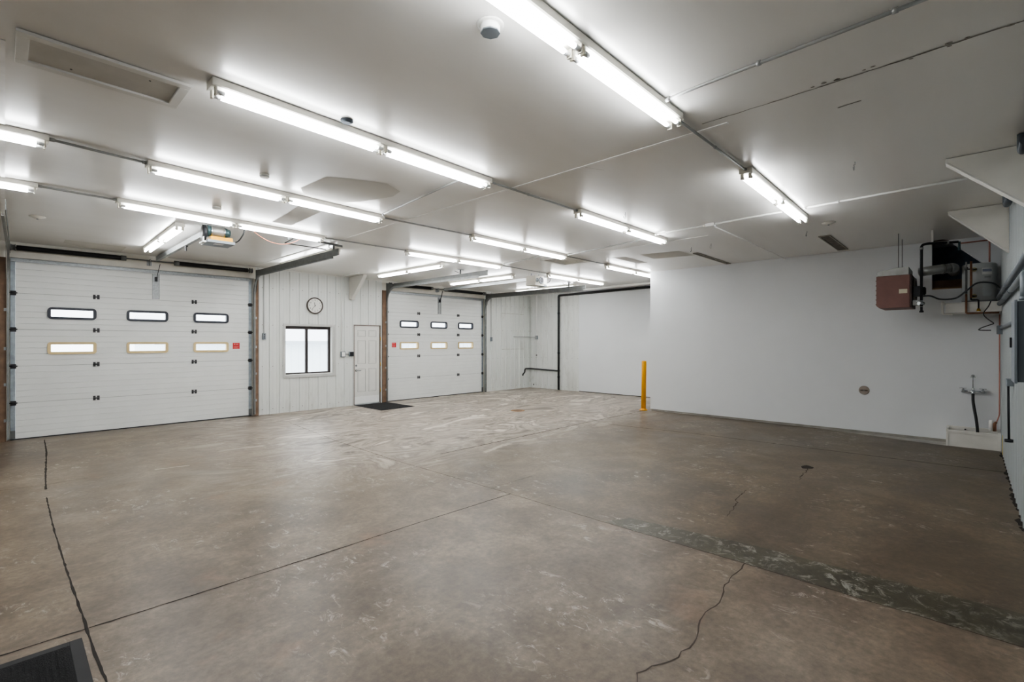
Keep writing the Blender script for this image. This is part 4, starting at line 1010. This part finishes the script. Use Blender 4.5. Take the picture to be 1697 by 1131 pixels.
# ---- copper lines
T = thing('copper_riser', (10.10, .055, 2.09), 'grey-capped pipe in front of the water heater turning copper low down', 'pipe', 'copper pipes at the water heater')
m = MB(); m.tube([(10.10, .045, 2.40), (10.10, .045, 2.80)], .014, 12); m.build('steel_section', M_TRACKD, T); m = MB(); m.cyl((10.10, .045, 2.80), (10.10, .045, 2.885), .011, 12); m.build('top_stub', M_CONDUIT, T)
m = MB(); m.tube([(10.10, .045, 2.395), (10.10, .045, 2.10), (10.10, -.31, 2.098)], .014, 12, .02); m.build('copper_section', M_COPPER, T)
m = MB(); m.lathe((10.10, .045, 2.76), (0, 0, 1), [(.022, 0), (.022, .04)], 12); m.tube([(10.105, .03, 2.77), (10.18, -.03, 2.775)], .012, 10); m.build('tee', M_TRACKD, T)
T = thing('copper_riser', (10.08, -.005, 2.28), 'bright copper pipe with open top, right of the grey-capped pipe', 'pipe', 'copper pipes at the water heater')
m = MB(); m.tube([(10.08, -.008, 2.33), (10.08, -.008, 2.885)], .014, 12); m.build('riser', M_COPPER, T)
m = MB(); m.tube([(10.08, -.008, 2.329), (10.08, -.008, 2.30), (10.08, -.085, 2.298), (10.08, -.09, 2.28), (10.08, -.09, 2.17)], .010, 10, .02); m.build('drain_loop', M_BLACK, T)
m = MB(); m.lathe((10.08, -.09, 2.125), (0, 0, 1), [(.028, 0), (.022, .02), (.014, .044)], 14); m.build('drain_valve', M_BRASS, T)
T = thing('supply_line', (10.58, -.33, .25), 'thin red pipe down the corner behind the mop basin', 'pipe')
m = MB(); m.tube([(10.60, YC + .032, 2.09), (10.60, YC + .034, .53), (10.58, -.30, .44), (10.55, -.285, .40), (10.55, -.285, .285)], .0085, 10, .04); m.build('red_tube', M_PEX, T)
m = MB(); m.tube([(10.565, -.29, .42), (10.55, -.27, .395), (10.55, -.268, .28)], .018, 12, .03); m.build('copper_elbow', M_COPPER, T)
m = MB(); m.cyl((10.60, -.235, .28), (10.60, -.235, .44), .026, 14); m.build('white_sleeve', M_PVC, T)
# ---- flexible conduit from heater to panel corner
p = MB(); pts = [(9.735, .56, 2.365), (9.85, .45, 2.375), (10.0, .335, 2.325), (10.03, .16, 2.335), (10.0, .03, 2.45), (10.06, -.08, 2.55), (10.13, -.24, 2.54), (10.22, -.315, 2.47)]
P = [Vector(q) for q in pts]; sm = []
for i in range(len(P) - 1):
    a = P[max(i - 1, 0)]; b_ = P[i]; c_ = P[i + 1]; d_ = P[min(i + 2, len(P) - 1)]
    for k in range(6):
        t = k / 6; sm.append(.5 * ((2 * b_) + (c_ - a) * t + (2 * a - 5 * b_ + 4 * c_ - d_) * t * t + (3 * b_ - a - 3 * c_ + d_) * t ** 3))
sm.append(P[-1]); p.tube(sm, .012, 10); one('flexible_conduit', p, mat('flex_grey', '55585a', .5, .3), 'dark flexible conduit looping from heater past the water heater', 'conduit', (9.9, .2, 2.33))
# ---- right wall conduits, panel, switch
conduit([(10.1, YC + .058, 2.32), (6.25, YC + .058, 2.305), (4.2, YC + .058, 2.30)], 'thick grey wall conduit above the electrical panel, upper of two', M_GREY, .028, straps=((0, .3), (0, .6)), group='wall conduits')
conduit([(9.9, YC + .052, 2.215), (5.55, YC + .052, 2.20), (5.36, YC + .06, 2.19), (5.36, YC + .06, 1.985)], 'thick grey wall conduit bending down into the electrical panel, lower of two', M_GREY, .026, straps=((0, .3), (0, .6)), fil=.1, group='wall conduits')
conduit([(9.95, YC + .034, 1.865), (5.62, YC + .034, 1.87)], 'grey conduit entering the side of the electrical panel', M_GREY, .022, group='wall conduits')
T = thing('breaker_box', (5.38, YC, 1.36), 'grey metal electrical panel on the ribbed wall at the right photo edge', 'electrical panel')
m = MB(); m.box(5.20, 5.55, YC + .012, YC + .105, 1.365, 1.97); m.build('enclosure', M_PANELD, T, bevel=.004)
m = MB(); m.box(5.19, 5.56, YC + .106, YC + .122, 1.355, 1.98); dr = m.build('cover', M_GREY, T, bevel=.003)
m = MB(); m.box(5.46, 5.50, YC + .123, YC + .135, 1.62, 1.70); m.build('latch', M_BLACK, dr)
T = thing('wall_outlet', (9.95, YC, 1.81), 'small grey junction box in the corner below the shelf', 'outlet')
m = MB(); m.box(9.97, 10.08, YC + .02, YC + .075, 1.775, 1.905); m.build('outlet_box', M_GREY, T, bevel=.004); m = MB(); m.box(9.975, 10.075, YC + .076, YC + .08, 1.78, 1.90); m.build('cover_plate', M_PANELD, T)
p = MB(); p.tube([(10.05, -.22, 2.27), (10.04, -.20, 2.20), (10.04, -.13, 2.08), (10.04, -.18, 2.01), (10.03, -.255, 1.935), (10.01, -.22, 1.92), (10.0, -.12, 1.875), (9.99, -.08, 1.84), (9.99, -.15, 1.835), (9.99, -.22, 1.835)], .007, 8, .06); one('black_cord', p, M_ABS, 'black cord looping below the shelf to the small corner box', 'cord', (10.08, -.2, 2.27))
T = thing('switch_box', (7.6, YC, 1.21), 'grey box with a hanging black cable below the electrical panel', 'switch box')
m = MB(); m.box(7.48, 7.74, YC + .02, YC + .075, 1.185, 1.255); m.build('box', M_GREY, T, bevel=.004)
m = MB(); m.tube([(7.56, YC + .06, 1.184), (7.56, YC + .055, .60)], .010, 8); m.build('cable', M_BLACK, T)
m = MB(); m.cyl((7.56, YC + .055, .57), (7.56, YC + .055, .60), .035, 14); m.build('plug', M_BLACK, T)
for (xa, ya, za, xb, yb, zb_), lab in (((7.5, -.285, 3.15, 7.12, -.300, 3.15), 'grey pipe stub between the two right-hand gussets'), ((5.66, -.305, 3.20, 5.35, -.305, 3.20), 'grey pipe stub above the large gusset at the photo edge')):
    p = MB(); p.tube([(xa, ya, H - .004), (xa, ya, za), (xb, yb, zb_)], .032, 12, .06); one('pipe_stub', p, M_PANELD, lab, 'pipe', (xa, ya, za), 'grey pipe stubs by the gussets')

# ---- mop basin, faucet, hose
bx0, bx1, by0, by1 = 10.405, XB - .004, YC + .022, .283
T = thing('mop_basin', ((bx0 + bx1) / 2, (by0 + by1) / 2, 0), 'off-white floor mop basin in the right corner', 'mop basin')
m = MB(); t_ = .03
m.box(bx0, bx0 + t_, by0, by1, .002, .255); m.box(bx1 - t_, bx1, by0, by1, .002, .285); m.box(bx0 + t_, bx1 - t_, by0, by0 + t_, .002, .27); m.box(bx0 + t_, bx1 - t_, by1 - t_, by1, .002, .27); m.box(bx0 + t_, bx1 - t_, by0 + t_, by1 - t_, .002, .05)
m.build('basin', M_BASIN, T)
m = MB(); m.box(bx0 - .010, bx0 - .0005, by0, by1, .215, .256); m.box(bx0 - .010, bx0 - .0005, by1 - .03, by1, .002, .214); m.box(bx0 - .010, bx0 - .0005, by0, by0 + .03, .002, .214); m.build('rim_molding', M_BASIN, T, bevel=.003)
m = MB(); m.lathe((10.58, -.03, .051), (0, 0, 1), [(.04, 0), (.04, .004)], 18); m.build('strainer', M_CHROME, T)
m = MB(); m.lathe((bx1 - t_ - .001, .06, .245), (-1, 0, 0), [(.012, 0), (.012, .012)], 10); m.build('overflow_knob', M_BLACK, T)
fz = .87; fx = XB - .075
T = thing('wall_faucet', (XB - .03, -.03, fz), 'chrome service faucet with two handles on the white wall above the basin', 'faucet')
m = MB(); m.tube([(fx, .085, fz), (fx, -.145, fz)], .014, 12); m.build('bridge', M_CHROME, T)
for y in (.085, -.145):
    m = MB(); m.cyl((XB - .004, y, fz), (fx - .015, y, fz), .024, 16); m.lathe((fx - .016, y, fz), (-1, 0, 0), [(.026, 0), (.028, .02), (.016, .035)], 16); m.build('valve_body', M_CHROME, T)
    m = MB(); m.cyl((fx - .02, y, fz + .028), (fx - .02, y, fz + .042), .012, 10); m.box(fx - .03, fx - .01, y - .045, y + .045, fz + .043, fz + .053); m.build('handle', M_CHROME, T, bevel=.003)
m = MB(); m.tube([(fx, -.03, fz), (fx - .02, -.03, fz + .02), (fx - .06, -.03, fz + .0), (fx - .07, -.03, fz - .035)], .015, 12, .02); m.lathe((fx - .004, -.03, fz + .01), (0, 0, 1), [(.02, 0), (.02, .04), (.012, .045)], 12); m.build('spout', M_CHROME, T)
m = MB(); m.tube([(fx - .004, -.03, fz + .056), (fx - .004, -.03, 1.095), (XB - .004, -.03, 1.115)], .006, 8, .02); m.build('brace_rod', M_CHROME, T)
m = MB(); m.lathe((XB - .003, -.03, 1.115), (-1, 0, 0), [(.022, 0), (.018, .01)], 14); m.box(fx - .012, fx + .006, -.062, .002, 1.094, 1.102); m.build('brace_flange', M_CHROME, T)
p = MB(); hp = [(fx - .071, -.03, fz - .036), (fx - .072, -.03, .72), (fx - .078, -.045, .6), (fx - .085, -.07, .42), (fx - .085, -.083, .25), (fx - .082, -.083, .12)]
p.tube(hp, .019, 14, .10); one('rubber_hose', p, M_ABS, 'black hose hanging from the faucet into the mop basin', 'hose', (fx, -.05, .5))
T = thing('wall_vent_cover', (XB, 1.40, .785), 'round brownish vent cover low on the white partition', 'vent cover')
m = MB(); m.lathe((XB - .002, 1.40, .785), (-1, 0, 0), [(.080, 0), (.080, .008), (.068, .014)], 30); m.build('disc', mat('vent_tan', '9a9088', .5, .3, var=.1), T)
m = MB(); m.box(XB - .021, XB - .0165, 1.345, 1.455, .770, .795); m.build('slot', mat('vent_slot', '5c5048', .6), T); m = MB(); m.cyl((XB - .027, 1.40, .782), (XB - .0215, 1.40, .782), .01, 12); m.build('screw', M_CHROME, T)
p = MB(); p.box(9.98, 10.06, YC + .018, YC + .022, .02, .30); one('yellow_strip', p, mat('yellow_tape', 'c9b22e', .5, var=.1), 'upright yellow strip on the ribbed wall beside the mop basin', 'strip', (10.02, YC + .02, .02))

# =================================================================== OUTSIDE
p = MB(); p.box(-12, 45, YA + .17, 60, -.2, -.10); tag(p.build('exterior_ground', M_SNOW), 'snow-covered ground outside', 'ground', kind='structure')
T = thing('white_shed', (14, 21, -.1), 'low white shed with snowy roof seen through the window', 'shed')
m = MB(); m.box(4, 26, 21, 27, -.1, 1.62)
for k in range(70): x = 4.1 + k * .31; m.box(x, x + .02, 20.985, 21, -.1, 1.6)
m.build('wall', M_SHED, T)
m = MB(); m.prism([(3.6, 20.6, 1.66), (3.6, 24, 2.75), (3.6, 27.4, 1.66)], (22.8, 0, 0)); m.build('roof', M_SNOW, T)
m = MB(); m.box(3.6, 26.4, 20.55, 20.60, 1.56, 1.70); m.build('fascia', M_SHEDT, T)
def tree(x, y, h, label):
    T = thing('bare_tree', (x, y, -.1), label, 'tree', 'bare trees behind the shed')
    m = MB(); m.tube([(x, y, -.1), (x + .1, y, h * .5), (x - .05, y, h)], .09, 8); m.build('trunk', M_BARK, T)
    m = MB()
    for k in range(14):
        z = h * random.uniform(.35, .95); a = random.uniform(0, 2 * PI); l = random.uniform(.5, 1.5)
        q = Vector((x, y, z)); e = q + Vector((math.cos(a) * l, math.sin(a) * l, l * .9)); m.tube([q, q.lerp(e, .5) + Vector((0, 0, .1)), e], .02, 5)
    m.build('branches', M_BARK, T)
tree(12.3, 31, 6.5, 'bare tree rising behind the shed, left one'); tree(15.6, 33, 7.5, 'bare tree rising behind the shed, right one'); tree(14.2, 36, 7, 'thin bare tree between two others behind the shed')

# =================================================================== LIGHT, CAMERA
w = bpy.data.worlds.new('World'); bpy.context.scene.world = w; w.use_nodes = True
bg = w.node_tree.nodes['Background']; bg.inputs['Color'].default_value = (.93, .96, 1, 1); bg.inputs['Strength'].default_value = 2.2

cam = bpy.data.cameras.new('Camera'); co = bpy.data.objects.new('Camera', cam); COL.objects.link(co)
FPX, YAW, CY = 799.51, .7598, 566.655
cam.sensor_width = 36; cam.lens = FPX / 1697 * 36; cam.shift_y = (CY - 565.5) / 1697; cam.clip_start = .05; cam.clip_end = 200
co.location = (0, 0, CAM_Z); co.rotation_euler = (PI / 2, 0, YAW - PI / 2)
sc = bpy.context.scene; sc.camera = co
sc.view_settings.view_transform = 'AgX'; sc.view_settings.look = 'AgX - Medium High Contrast'; sc.view_settings.exposure = 1.42; sc.view_settings.gamma = 1.0
sc.cycles.use_denoising = True; sc.cycles.max_bounces = 7; sc.cycles.diffuse_bounces = 4; sc.cycles.sample_clamp_indirect = 6
